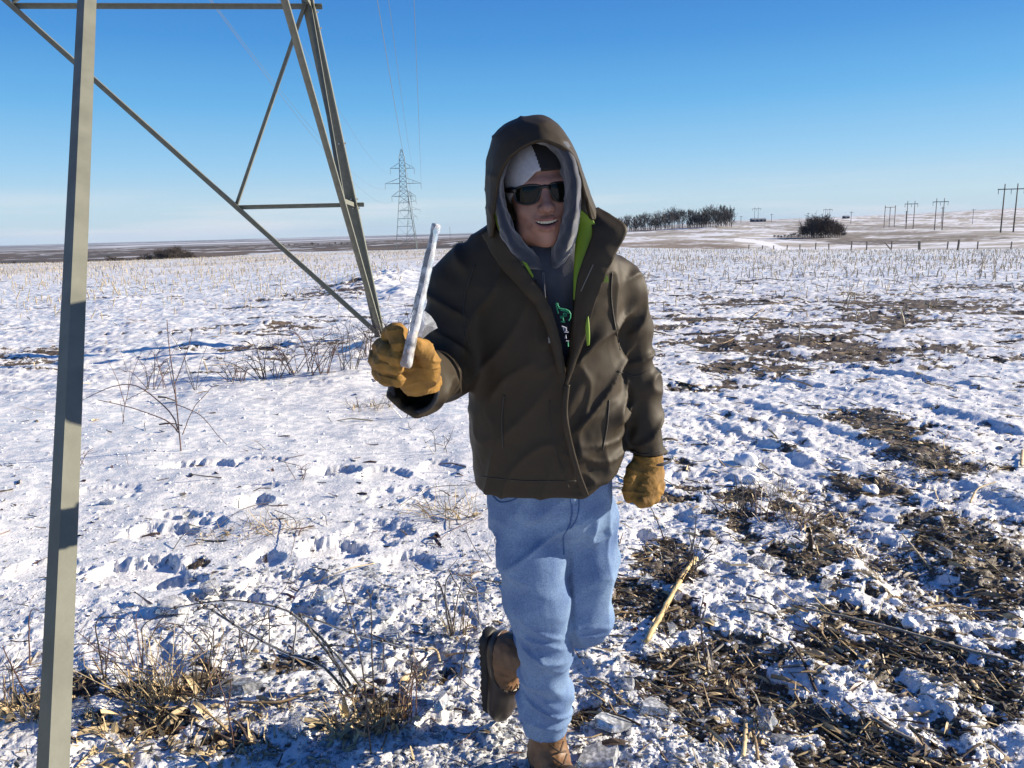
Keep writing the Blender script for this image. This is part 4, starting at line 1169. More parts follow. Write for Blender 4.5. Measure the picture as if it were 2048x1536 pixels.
# hollow neck
D = smax(D, -np.maximum(f.ell(P(1085, 430, 1.84), (.085, .09, .10)), 0*f.x-1), .006)
f.D = D.astype(np.float32); V, F = f.mesh(2)
def folds(a, b, c, seed, sharp=1.7):
    """long folds: slow along a, quick across b and c; sharp crests and broad hollows"""
    p = np.stack([a, b, c], 1); w = np.stack([pn3(p*.6+3, seed+1), pn3(p*.6+7, seed+2), pn3(p*.6+11, seed+3)], 1)*.45
    n = pn3(p+w, seed); r = np.exp(-np.abs(n)*7.5); n2 = pn3((p+w)*np.array([1.3, 1.8, 1.8])+20, seed+5)
    return r*sharp + .5*n2 - .5
def jw(V):
    V = V + 0
    x, y, z = V.T
    armL = sstep(.27, .31, x-.05*(1.4-z))
    armR = sstep(-.085, -.13, x)
    # body: folds falling from the shoulder to the far hip
    w = .0050*folds((z+x)*3, y*5, (x*.8-z*.45)*11, 51)
    # his left sleeve: folds slanting round the arm
    w2 = .0100*folds((x*.9+z*.5)*3, y*6, (z*.85-x*.7)*12, 61)
    w3 = .0085*folds((x*.6-z*.7)*3, y*5, (z*.8+x*.6)*12, 71)
    w = w*(1-armL)*(1-armR)+w2*armL+w3*armR
    lp = sstep(.10, .17, x)*(1-armL)*sstep(1.52, 1.40, z)
    w += lp*.0125*folds((z*.7+x*.7)*4, y*7, (x*.75-z*.75)*13, 81)
    lp2 = sstep(.12, .2, x)*(1-armL)*sstep(1.25, 1.1, z)
    w += lp2*.006*folds((x)*4, y*7, z*18, 87)
    return w + .0010*crease(V*26, 91)
V = V + vnormals(V, F)*jw(V)[:, None]
V = smoothv(V, F, 3, .4)
jacket = add_part('jacket', V, F, JACK)

JV, JF = V, F
bvj = BVHTree.FromPolygons([tuple(v_) for v_ in V], [tuple(q) for q in F])
JSEAM = simple_mat('jacket_stitching', (.020, .016, .012), .6)
def jseam(pts, r, parent=None, name='seam', m=30, mat=None):
    q = []
    for p in catclosed(pts, m, False):
        d = Vector(ray(*p)).normalized(); h_ = bvj.ray_cast(Vector((0, 0, CAM_H)), d)
        if h_[0] is not None: q.append(np.array(h_[0]-d*r*.2)-MO)
    if len(q) > 4: mb = MB(); mb.tube(q, r, 5); mb.build(name, mat or JSEAM, parent or jacket, True)
jseam([(938, 690), (928, 640), (930, 590), (950, 530)], .0022)
jseam([(1240, 700), (1228, 640), (1222, 590), (1224, 545)], .0022)
jseam([(953, 952), (1040, 961), (1100, 962), (1152, 962)], .0014)
jseam([(1008, 790), (1004, 840), (1006, 895)], .0026)
jseam([(1218, 800), (1214, 850), (1205, 900)], .0026)
jseam([(1258, 900), (1290, 908), (1330, 898)], .0018)
jseam([(1236, 742), (1270, 752), (1302, 738)], .0015)
jseam([(1100, 800), (1104, 870), (1128, 950), (1138, 975)], .0013)

# ---- jacket hood
rim = [(984, 474, 1.73), (985, 430, 1.70), (989, 390, 1.69), (997, 352, 1.68), (1011, 322, 1.67), (1032, 302, 1.66), (1058, 286, 1.655), (1083, 279, 1.652), (1107, 285, 1.655), (1130, 295, 1.66), (1149, 312, 1.67), (1163, 350, 1.69), (1173, 395, 1.71), (1184, 440, 1.74)]
sil = [(975, 476, 1.78), (972, 430, 1.77), (971, 385, 1.77), (972, 340, 1.77), (978, 298, 1.77), (993, 262, 1.76), (1026, 240, 1.755), (1078, 229, 1.75), (1112, 244, 1.75), (1136, 273, 1.755), (1156, 312, 1.765), (1172, 362, 1.78), (1188, 405, 1.80), (1206, 440, 1.82)]
def shrink(a, cx, cy, s, Y): return [(cx+(q[0]-cx)*s, cy+(q[1]-cy)*s, Y) for q in a]
mid1 = shrink(sil, 1080, 400, .95, 1.84); mid2 = shrink(sil, 1082, 405, .80, 1.91); mid3 = shrink(sil, 1084, 415, .50, 1.955); mid4 = shrink(sil, 1086, 430, .10, 1.965)
pre = [((a[0]+b[0])/2*1.0 + (b[0]-a[0])*.12, (a[1]+b[1])/2+(b[1]-a[1])*.12, (a[2]+b[2])/2-.015) for a, b in zip(rim, sil)]
arch_sheet('jacket_hood', [rim, pre, sil, mid1, mid2, mid3, mid4], 110, 70, JACK, False, .008,
           lambda V: .0020*folds((V[:, 0]*.7-V[:, 2]*.7)*5, V[:, 1]*6, (V[:, 0]*.7+V[:, 2]*.7)*19, 101)*sstep(1.66, 1.70, V[:, 1])+.0008*crease(V*30, 103))

def strip(name, rail_a, rail_b, mat, n=40, m=6, thick=.004, bulge=.0, parent=None, wr=.0015, seed=5):
    mid_ = [((a[0]+b[0])/2, (a[1]+b[1])/2, (a[2]+b[2])/2-bulge) for a, b in zip(rail_a, rail_b)]
    return arch_sheet(name, [rail_b, mid_, rail_a], n, m, mat, False, thick, lambda V: wr*crease(V*18, seed), parent)
# storm flap and stand collar on his left, thrown open
ra = [(1196, 414, 1.78), (1226, 432, 1.755), (1254, 458, 1.735), (1236, 500, 1.722), (1213, 548, 1.714), (1190, 610, 1.710), (1168, 680, 1.718), (1147, 738, 1.722), (1130, 782, 1.728)]
rb = [(1178, 428, 1.77), (1182, 446, 1.745), (1184, 470, 1.73), (1168, 515, 1.722), (1154, 560, 1.722), (1148, 620, 1.724), (1144, 690, 1.726), (1136, 738, 1.728), (1124, 785, 1.732)]
strip('collar_flap', ra, rb, JACK, 60, 10, .007, .006, jacket, .0025)
ra = [(1162, 420, 1.74), (1190, 446, 1.74), (1188, 478, 1.737), (1174, 520, 1.73), (1158, 562, 1.727), (1149, 600, 1.728)]
rb = [(1140, 430, 1.76), (1152, 450, 1.755), (1151, 480, 1.75), (1149, 520, 1.742), (1147, 560, 1.735), (1147, 598, 1.731)]
strip('lining', ra, rb, LIME, 30, 6, .004, .003, jacket, .002)
strip('lining', [(1004, 462, 1.742), (1018, 480, 1.728), (1034, 508, 1.724), (1050, 534, 1.724), (1064, 556, 1.726)], [(1012, 460, 1.745), (1026, 482, 1.733), (1042, 508, 1.728), (1054, 530, 1.727), (1066, 552, 1.728)], LIME, 24, 4, .004, 0, jacket, .001)
strip('lining', [(988, 405, 1.722), (991, 440, 1.728), (998, 462, 1.735)], [(998, 400, 1.735), (1000, 435, 1.74), (1004, 458, 1.745)], LIME, 12, 4, .003, 0, jacket, .001)
# collar edge on his right
ra = [(968, 470, 1.775), (984, 500, 1.755), (1010, 540, 1.735), (1044, 578, 1.722), (1078, 620, 1.722), (1102, 680, 1.727), (1118, 745, 1.732)]
rb = [(990, 452, 1.75), (1012, 484, 1.730), (1034, 516, 1.722), (1062, 556, 1.719), (1094, 606, 1.722), (1116, 672, 1.727), (1127, 745, 1.733)]
strip('collar_flap', ra, rb, JACK, 50, 8, .007, .005, jacket, .0025, 9)
# front edge with zip running down to the hem
zr = [(1133, 770, 1.726), (1129, 810, 1.722), (1131, 850, 1.722), (1142, 900, 1.735), (1156, 950, 1.745), (1172, 992, 1.755)]
strip('zip_placket', [(a+7, b, c-.004) for a, b, c in zr], [(a-6, b, c-.002) for a, b, c in zr], JACK, 40, 5, .006, .003, jacket, .002)
ZIPM = simple_mat('zip_teeth', (.25, .25, .25), .4, .6)
mb = MB()
for k in range(26):
    t = k/25; q = np.array(P(1186-24*t, 530+52*t, 1.700+.003*t)) - MO; mb.box(q, (.0016, .002, .0011))
o = mb.build('zip_teeth', ZIPM, jacket); tag(o, kind='stuff')
# lime zip pull of the chest pocket
strip('zip_pull', [(1177, 632, 1.705), (1179, 650, 1.699), (1180, 672, 1.697), (1179, 690, 1.698)], [(1174, 634, 1.705), (1171, 652, 1.699), (1172, 674, 1.697), (1174, 692, 1.698)], LIME, 16, 4, .004, .001, jacket, 0)
# quarter dome emblem on the chest
mb = MB(); ec = np.array(P(1203, 566, 1.722)) - MO; m_ = 1.72/FPX
for r0_, r1_ in ((0, 4.5), (6.0, 9.5), (11, 14.5)):
    Vv = []; Fv = []; nn = 12
    for k in range(nn+1):
        a = math.radians(5+83*k/nn)
        for rr_ in (r0_, r1_):
            for dy in (0, -.002): Vv.append(ec+np.array([math.cos(a)*rr_*m_, dy+.02*math.cos(a)*rr_*m_*8*.3, math.sin(a)*rr_*m_*1.45]))
    for k in range(nn):
        b_ = k*4; Fv += [[b_+1, b_+5, b_+7, b_+3], [b_+2, b_+3, b_+7, b_+6], [b_, b_+4, b_+5, b_+1]]
    mb.add(Vv, Fv)
LIMED = simple_mat('lime_embroidery', (.20, .32, .03), .7)
o = mb.build('chest_emblem', LIMED, jacket)

# hoodie print seen in the gap, drawstring
PRG = simple_mat('green_print', (.02, .26, .13), .7); PRW = simple_mat('white_print', (.55, .56, .66), .7)
def poly_print(name, polys, mat, Y=1.742, w=.0016):
    mb = MB()
    for pl in polys: mb.tube([np.array(P(px, py, Y))-MO for px, py in pl], w, 4)
    return mb.build(name, mat, hoodie)
def tz(x, y): return 1080+x/7.68, 520+y/7.68
poly_print('print_lettering', [[tz(245, 670), tz(262, 740), tz(280, 820)], [tz(245, 670), tz(270, 668), tz(275, 705), tz(290, 715), tz(290, 740), tz(400, 760), tz(445, 785), tz(470, 830), tz(465, 890), tz(440, 930)], [tz(315, 765), tz(410, 785), tz(440, 820)],
    [tz(360, 815), tz(400, 820), tz(405, 860), tz(370, 865), tz(360, 815)], [tz(325, 900), tz(320, 860), tz(345, 862), tz(352, 900), tz(360, 945)], [tz(320, 945), tz(385, 950)]], PRG)
poly_print('print_lettering', [[tz(335, 1015), tz(410, 1045)], [tz(360, 1040), tz(368, 1085)], [tz(350, 1042), tz(362, 1038)], [tz(385, 1050), tz(410, 1058), tz(398, 1072), tz(412, 1085), tz(388, 1092)], [tz(370, 1105), tz(440, 1110)],
    [tz(385, 1200), tz(398, 1150), tz(402, 1205)], [tz(400, 1240), tz(445, 1248)]], PRW, 1.742, .0011)
poly_print('print_lettering', [[tz(430, 1265), tz(433, 1330)]], PRG, 1.744)
mb = MB(); mb.tube([np.array(P(1086, 545, 1.732))-MO, np.array(P(1090, 600, 1.728))-MO, np.array(P(1097, 640, 1.726))-MO, np.array(P(1098, 675, 1.724))-MO], .0024, 5); ds = mb.build('drawstring', NAVY, hoodie, True)
mb = MB(); mb.tube([np.array(P(1098, 675, 1.722))-MO, np.array(P(1099, 686, 1.722))-MO], .0026, 5); mb.build('tip', ZIPM, ds)

# ---- cuffs (black inner rib and a loose strap)
mb = MB()
def ring(c, d, ra_, rb_, r, nn=28, sk=0):
    d = d/np.linalg.norm(d); a = np.cross(d, [0, 0, 1.0]); a /= np.linalg.norm(a); b = np.cross(d, a)
    return [c + a*ra_*math.cos(t)+b*rb_*math.sin(t) - MO for t in np.linspace(0, 2*math.pi, nn+1)]
mb.tube(ring(cuR+fdir*.012, fdir, .046, .046, 0), .0055, 6, cap=False); mb.build('cuff', CUFF, jacket, True)
mb = MB(); mb.tube(ring(cuL+ldir*.014+np.array([.012, 0, 0]), ldir, .046, .042, 0), .0035, 6, cap=False); mb.build('cuff', CUFF, jacket, True)

# ---- gloves
def glove(D, f, V_extra=None):
    f.D = D.astype(np.float32); V, F = f.mesh(1)
    V = V + vnormals(V, F)*(.0018*folds(V[:, 0]*12, V[:, 1]*20, V[:, 2]*45, 111)+.0006*crease(V*50, 111)+.0006*pn3(V*140, 113))[:, None]
    return add_part('glove', V, F, LEATH)
GY = 1.40
def gp(px, py, Y): return np.array(P(px, py, Y))
c0 = gp(810, 715, GY)
f = Field(c0-np.array([.085, .10, .085]), c0+np.array([.095, .15, .085]), .0023)
D = f.ell(gp(818, 718, GY+.040), (.042, .037, .042))                     # palm behind the ice
D = smin(D, f.chain([gp(842, 765, 1.50), gp(832, 748, 1.455), gp(822, 730, 1.43)], [.040, .037, .033]), .02)
# index to little finger wrap in from his outer side and curl over the ice
fin = [([(800, 668, 1.43), (782, 668, 1.395), (792, 664, 1.352), (797, 690, 1.338)], [.0175, .016, .0152, .0138]),
       ([(788, 690, 1.435), (764, 694, 1.405), (774, 704, 1.354), (793, 716, 1.334)], [.0180, .0165, .0152, .0134]),
       ([(778, 712, 1.44), (754, 718, 1.415), (768, 731, 1.362), (792, 737, 1.340)], [.0175, .016, .0148, .0130]),
       ([(784, 736, 1.44), (760, 744, 1.42), (774, 757, 1.372), (797, 760, 1.350)], [.0165, .015, .0136, .0120])]
for pts, rad in fin: 
    d = f.chain([gp(*q) for q in pts], rad, .006)
    D = smin(D, d, .003)
# thumb comes from the heel on the other side and presses the ice
th = f.chain([gp(858, 752, 1.44), gp(858, 722, 1.405), gp(846, 698, 1.375), gp(832, 690, 1.352)], [.022, .019, .0165, .0140], .008)
D = smin(D, th, .006)
glove(D, f)
# lower hand hanging at his side
c0 = gp(1290, 965, 1.88)
f = Field(c0-np.array([.080, .11, .105]), c0+np.array([.075, .08, .075]), .0024)
D = f.chain([gp(1296, 922, 1.89), gp(1294, 945, 1.885), gp(1292, 960, 1.88)], [.040, .040, .040], .01)
D = np.maximum(D, -(gp(0, 910, 1.89)[2]-f.z)*-1*0 - 1)
for pts, rad in [([(1312, 950, 1.87), (1316, 975, 1.85), (1306, 996, 1.835), (1292, 1000, 1.85)], [.019, .0165, .015, .013]),
                 ([(1303, 952, 1.86), (1306, 980, 1.835), (1296, 1002, 1.82), (1284, 1004, 1.84)], [.019, .017, .0155, .0135]),
                 ([(1292, 955, 1.855), (1294, 984, 1.828), (1284, 1004, 1.815), (1276, 1000, 1.835)], [.019, .017, .0155, .013]),
                 ([(1282, 955, 1.86), (1282, 978, 1.835), (1274, 995, 1.825), (1274, 986, 1.845)], [.018, .0155, .0145, .012]),
                 ([(1270, 938, 1.87), (1262, 960, 1.85), (1258, 980, 1.84), (1259, 996, 1.838)], [.022, .018, .016, .0135])]:
    D = smin(D, f.chain([gp(*q) for q in pts], rad, .006), .006)
glove(D, f)

# ---- jeans
HSTJ = [stz(972, 1222, 940, 1.93, .120), stz(972, 1224, 1000, 1.94, .120), stz(980, 1226, 1040, 1.945, .105), stz(1030, 1190, 1085, 1.95, .05)]
f = Field((-.14, 1.74, .12), (.34, 2.44, 1.04), .0052)
D = f.loft(HSTJ, 2.4)
leg1 = [gp(1057, 1040, 1.925), gp(1062, 1110, 1.91), gp(1074, 1200, 1.905), gp(1089, 1290, 1.925), gp(1090, 1330, 1.945), gp(1091, 1400, 1.965), gp(1096, 1452, 1.975)]
LG1 = f.chain(leg1, [.088, .090, .084, .075, .064, .069, .060], .025)
leg2 = [gp(1166, 1035, 1.96), gp(1172, 1120, 1.965), gp(1168, 1225, 1.955)]
shin = [gp(1168, 1234, 1.965), gp(1100, 1260, 2.14), gp(1040, 1290, 2.29)]
D2 = smin(f.chain(leg2, [.086, .080, .074], .03), f.chain(shin, [.076, .062, .056], .02), .03)
D2 = smin(D, D2, .022); LG1 = smin(D, LG1, .022); D = smin(D2, LG1, .004)
ad = (leg1[-1]-leg1[-2]); ad /= np.linalg.norm(ad)
hemz = f.z-(leg1[-1][2]-.020)+.10*(f.x-leg1[-1][0])*-1.0
D = smax(D, -hemz, .005)
D = smax(D, -f.cap(leg1[-1]-np.array([0, 0, .1])*0+np.array([0, 0, .03]), leg1[-1]-np.array([0, 0, .15]), .050, .054), .004)
D = smax(D, f.z-1.00, .004)
f.D = D.astype(np.float32); V, F = f.mesh(2)
def jeanw(V):
    x, y, z = V.T
    w = .0050*folds(z*3.5, y*6, x*9+z*2, 121)
    knee = np.exp(-((z-.46)/.12)**2)*sstep(.14, .08, x)+.9*np.exp(-((z-.25)/.10)**2)
    w += knee*.0105*folds((x*.9-z*.3)*4, y*5, (z*.9+x*.45)*15, 131)
    up = np.exp(-((z-.82)/.13)**2)
    w += up*.0080*folds((x*.7+z*.7)*4, y*6, (z*.8-x*.6)*12, 141)
    w += np.exp(-((z-.52)/.08)**2)*sstep(.12, .16, x)*.006*folds(x*4, y*5, z*17, 151)
    return w + .0006*crease(V*40, 161)
V = V + vnormals(V, F)*jeanw(V)[:, None]
V = smoothv(V, F, 1, .3)
jeans = add_part('jeans', V, F, DENIM)
# fly seam, pocket edge, hem stitching
SEAM = simple_mat('denim_seam', (.05, .11, .27), .85)
bv = BVHTree.FromPolygons([tuple(v_) for v_ in V], [tuple(q) for q in F])
def on_surface(px, py, out=.001):
    d = Vector(ray(px, py)).normalized(); h_ = bv.ray_cast(Vector((0, 0, CAM_H)), d)
    return np.array(h_[0] - d*out) if h_[0] is not None else None
def seam(pts, r, name='seam'):
    q = [on_surface(*p, out=r*.3) for p in catclosed(pts, 26, False)]
    q = [a-MO for a in q if a is not None]
    if len(q) > 3: mb = MB(); mb.tube(q, r, 5); mb.build(name, SEAM, jeans, True)
seam([(1141, 990), (1144, 1020), (1140, 1048), (1133, 1062)], .0022)
seam([(1157, 992), (1158, 1015), (1152, 1040), (1140, 1058)], .0016)
seam([(986, 992), (1000, 1004), (1022, 1002), (1044, 990)], .0022)
seam([(1133, 1062), (1127, 1075), (1128, 1110)], .002)

# ---- boots (built along +y toe, z up, then posed)
def make_boot(Mx):
    Mx = np.array(Mx)
    def tr(V): return V@Mx[:3, :3].T+Mx[:3, 3]
    f = Field((-.075, -.13, -.02), (.075, .24, .26), .004)
    foot = f.chain([(0, -.065, .055), (0, .0, .060), (0, .08, .052), (0, .145, .045)], [.043, .042, .044, .040], .03)
    foot = smin(foot, f.ell((0, .15, .040), (.050, .062, .038)), .02)
    shaft = f.chain([(0, -.045, .08), (0, -.035, .16), (0, -.025, .22)], [.050, .050, .056], .02)
    D = smin(foot, shaft, .045)
    D = smax(D, -(f.z-.006), .004); B = D.copy()
    up = smax(D, -f.cap((0, -.025, .19), (0, -.02, .30), .048, .052), .004); up = smax(up, f.z-.215-.10*(-f.y), .006)
    t = empty('boot'); t.parent = MAN
    def emit(D, name, mat, amp, it=1):
        f.D = D.astype(np.float32); V, F = f.mesh(it)
        if amp: V = V + vnormals(V, F)*(amp*crease(V*30, 171))[:, None]
        V = tr(V)-MO; return mesh_np(name, V, F, mat, t)
    emit(up, 'leather_upper', BLEA, .0025)
    line = .055+.10*sstep(.03, .12, f.y)
    emit(np.maximum(smax(B-.005, f.z-line, .006), -B-.004), 'rubber_shell', RUB, .0)
    so_ = f.chain([(0, -.07, .0), (0, .0, .0), (0, .08, .0), (0, .15, .0)], [.046, .040, .048, .050], .02)
    so_ = smax(so_, np.abs(f.z-.008)-.016, .004)
    tread = (np.sin(f.y*2*math.pi/.022) > 0)*.004
    emit(so_+tread*(f.z < 0), 'sole', SOLE, 0)
    for k in range(5):
        yy = .075-.024*k; z = .112+.0235*k
        for s in (-1, 1):
            mb = MB(); mb.tube([tuple(tr(np.array(p))-MO) for p in ((-s*.022, yy, z-.006), (0, yy+.010, z+.004), (s*.022, yy-.016, z+.014))], .0032, 5); mb.build('lace', LACE, t, True)
    return t
# standing boot: toe towards the camera and slightly to his left
ank = leg1[-1]; yaw = math.radians(198)
Ms = Matrix.Translation(Vector((ank[0]+.012, ank[1]+.012, .012))) @ Matrix.Rotation(yaw, 4, 'Z')
make_boot(Ms)
# raised boot: toe down, sole to the left
toe = Vector((.02, .10, -1)).normalized(); upv = Vector((.86, -.50, 0)); upv = (upv-toe*upv.dot(toe)).normalized(); side = toe.cross(upv)
hb = Vector(P(985, 1292, 2.27))
Mr = Matrix.Identity(4)
for i in range(3): Mr[i][0] = side[i]; Mr[i][1] = toe[i]; Mr[i][2] = upv[i]; Mr[i][3] = (hb - upv*.02 + toe*.055)[i]
make_boot(Mr)

# ---- ice in the raised hand --------------------------------------------------------
def ice_mat(name, rough=.08, col=(.93, .96, 1), cloudy=.25):
    m, nt, b = material(name)
    b.inputs['Base Color'].default_value = (*col, 1); b.inputs['Roughness'].default_value = rough; b.inputs['IOR'].default_value = 1.31
    b.inputs['Transmission Weight'].default_value = 1-cloudy
    tc = nt.nodes.new('ShaderNodeTexCoord'); n = nt.nodes.new('ShaderNodeTexNoise'); n.inputs['Scale'].default_value = 60; n.inputs['Detail'].default_value = 7
    nt.links.new(tc.outputs['Object'], n.inputs['Vector'])
    bp = nt.nodes.new('ShaderNodeBump'); bp.inputs['Strength'].default_value = .5; bp.inputs['Distance'].default_value = .002
    nt.links.new(n.outputs['Fac'], bp.inputs['Height']); nt.links.new(bp.outputs[0], b.inputs['Normal'])
    r = nt.nodes.new('ShaderNodeMapRange'); r.inputs[1].default_value = .45; r.inputs[2].default_value = .65; r.inputs[3].default_value = 1-cloudy; r.inputs[4].default_value = max(0, 1-cloudy*2.6)
    nt.links.new(n.outputs['Fac'], r.inputs[0]); nt.links.new(r.outputs[0], b.inputs['Transmission Weight'])
    return m
ICE = ice_mat('clear_ice'); ICEW = ice_mat('cloudy_ice', .12, (.98, .99, 1.0), .20)
a = gp(811, 735, 1.322); b = gp(873, 449, 1.36)
mb = MB(); n = 46; pts = []; rad = []
rg = np.random.RandomState(3)
for k in range(n):
    t = k/(n-1); p = lerp(a, b, t) 
    pts.append(p); rad.append((.0128-.0022*t+.0005*math.sin(t*17+1)+.0004*math.sin(t*43)+.0003*rg.randn())*(1.0 if .02 < t else .8)*(.86 if t > .8 and t < .94 else 1)*(1.1 if t >= .94 and t < .99 else 1))
mb.tube(pts, rad, 14, flat=.8)
o = mb.build('icicle', ICEW, None, True); tag(o, 'long clear stick of ice held upright in the raised yellow glove', 'icicle')
sh = [(838, 627), (850, 622), (862, 632), (871, 645), (875, 656), (858, 666), (842, 680), (836, 672), (834, 650)]
mb = MB(); V = []; ns = len(sh)
for dy in (0, .0035): V += [gp(x_, y_, 1.385+dy+(x_-838)*.0003) for x_, y_ in sh]
cF = [gp(850, 650, 1.3835), gp(850, 650, 1.3895+.0035)]; V += cF
Fs = [[2*ns, k, (k+1) % ns] for k in range(ns)] + [[2*ns+1, ns+(k+1) % ns, ns+k] for k in range(ns)]
for k in range(ns): Fs += [[k, ns+k, ns+(k+1) % ns], [k, ns+(k+1) % ns, (k+1) % ns]]
mb.add(np.array(V), np.array(Fs)); o = mb.build('ice_shard', ICE, None); tag(o, 'thin fan shaped sheet of clear ice gripped behind the ice stick', 'ice')
# ================================================================ weeds, stalks, ice and stubble
rc = np.random.RandomState(11)
TWIG = simple_mat('dark_frozen_twig', (.055, .04, .032), .35, noise=.3, nscale=30, Coat_Weight=.6, Coat_Roughness=.1)
TWIGR = simple_mat('reddish_twig', (.11, .06, .045), .4, noise=.3, nscale=30, Coat_Weight=.5, Coat_Roughness=.1)
STRAW = simple_mat('dry_straw', (.50, .385, .215), .6, noise=.35, nscale=12)
STRAWD = simple_mat('dull_straw', (.235, .165, .09), .7, noise=.4, nscale=12)
STUB = simple_mat('pale_corn_stub', (.43, .37, .27), .7, noise=.25, nscale=4)
ROTS = simple_mat('rotten_stalk', (.075, .05, .036), .8, noise=.4, nscale=20, bump=.4, bscale=60)
GREYS = simple_mat('grey_weathered_stalk', (.24, .215, .18), .7, noise=.3, nscale=20, bump=.3, bscale=80)
STONE = simple_mat('brown_field_stone', (.16, .13, .10), .8, noise=.35, nscale=25, bump=.5, bscale=60)
SNOWM = simple_mat('snow_clod', (.90, .91, .93), .5, noise=.04, bump=.8, bscale=70, bdist=.008)
RUST = simple_mat('red_leaf', (.22, .05, .02), .7)
GLAZE = ice_mat('ice_glaze', .05, (.97, .98, 1), .06)

def plan(base_px, pts, dz=0.0, dY=0.0):
    """turn a drawing of a stem (photo pixels) into points in the upright plane through its foot"""
    g = GP(*base_px); Y = g.y
    return [np.array(P(x, y, Y+dY*(i/max(1, len(pts)-1)))) for i, (x, y) in enumerate(pts)]
def weed(base_px, stems, label, cat='weed', mat=TWIG, r0=.0028, group=None, glaze=False, name='dead_weed', buds=False):
    g = GP(*base_px); t = empty(name, (g.x, g.y, g.z)); o3 = np.array(t.location); tag(t, label, cat, group)
    for k, st in enumerate(stems):
        dY = rc.uniform(-.06, .06)
        p = plan(base_px, catclosed(st, 4*len(st), False), dY=dY)
        n = len(p); rad = r0*np.linspace(1, .5, n)*(1 if k < 3 else .7)
        # nothing may hang off its neighbours: keep the foot on the snow
        q = [a-o3 for a in p]
        q = [a+np.array([rc.uniform(-1, 1)*.002, 0, rc.uniform(-1, 1)*.0015]) for a in q]
        mb = MB(); mb.tube(q, rad, 5)
        if buds:
            for j in range(2, n-1, 3): mb.tube([q[j]-np.array([0, 0, .003]), q[j]+np.array([0, 0, .006])], r0*1.6, 5)
        s_ = mb.build('stem', mat, t, True)
        if glaze and k < 5:
            mb = MB(); mb.tube([a+np.array([.0015, 0, -.002]) for a in q], rad*1.35+.0003+.0009*rc.rand(n), 7); mb.build('ice_coat', GLAZE, s_, True)
    return t
def leafstrip(mb, p, d, L, w, curl, n=4):
    """one dry leaf: a bent, twisting strip with thickness given by a fold along its middle"""
    p = np.array(p, float); d = np.array(d, float); d /= np.linalg.norm(d)
    side = np.cross(d, [0, 0, 1.0]); side = side/(np.linalg.norm(side)+1e-6)
    V = []; 
    for i in range(n+1):
        t = i/n; c = p+d*L*t+np.array([0, 0, -curl*L*t*t]); s_ = side*w*(1-.75*t)*.5; tw = np.array([0, 0, w*.25*math.sin(3*t+curl*9)])
        V += [c-s_+tw, c+np.array([0, 0, -w*.22]), c+s_-tw]
    F = []
    for i in range(n):
        b = i*3; F += [[b, b+1, b+4, b+3], [b+1, b+2, b+5, b+4]]
    mb.add(V, F)
def clump(base_px, wpx, hpx, label, n=60, mats=(STRAW, STRAWD), up=.6, group=None, leafy=.4, name='dry_grass_clump', rs=None):
    g = GP(*base_px); t = empty(name, tuple(g)); tag(t, label, 'dry grass', group)
    m = g.y/FPX*1.08; W_ = wpx*m/2; Hh = hpx*m
    ms = [MB() for _ in mats]; lf = MB()
    for k in range(n):
        a = rc.uniform(0, 6.28); r_ = W_*math.sqrt(rc.rand())
        x, y = math.cos(a)*r_, math.sin(a)*r_*.7; z = gz(g.x+x, g.y+y)-g.z-.01
        d = np.array([rc.randn()*.5+x/W_*.5, rc.randn()*.5, up*(1.0+rc.rand())]); d /= np.linalg.norm(d)
        L = Hh*rc.uniform(.4, 1.1)
        if rc.rand() < leafy: leafstrip(lf, (x, y, z+.01), d+np.array([0, 0, -.2]), L*.8, rc.uniform(.010, .03), rc.uniform(.2, 1.2))
        else:
            b = rc.randn(3)*L*.12; mb = ms[rc.randint(len(ms))]
            p0 = np.array([x, y, z]); p2 = p0+d*L+np.array([rc.randn()*.3*L*.5, 0, -abs(rc.randn())*.25*L]); mb.tube([p0, (p0+p2)/2+b+np.array([0, 0, .1*L]), p2], [.0019, .0016, .0008], 3, cap=False)
    for mb, mt in zip(ms, mats):
        if mb.v: tag(mb.build('blades', mt, t), kind='stuff')
    if lf.v: tag(lf.build('leaves', STRAW, t), kind='stuff')
    return t

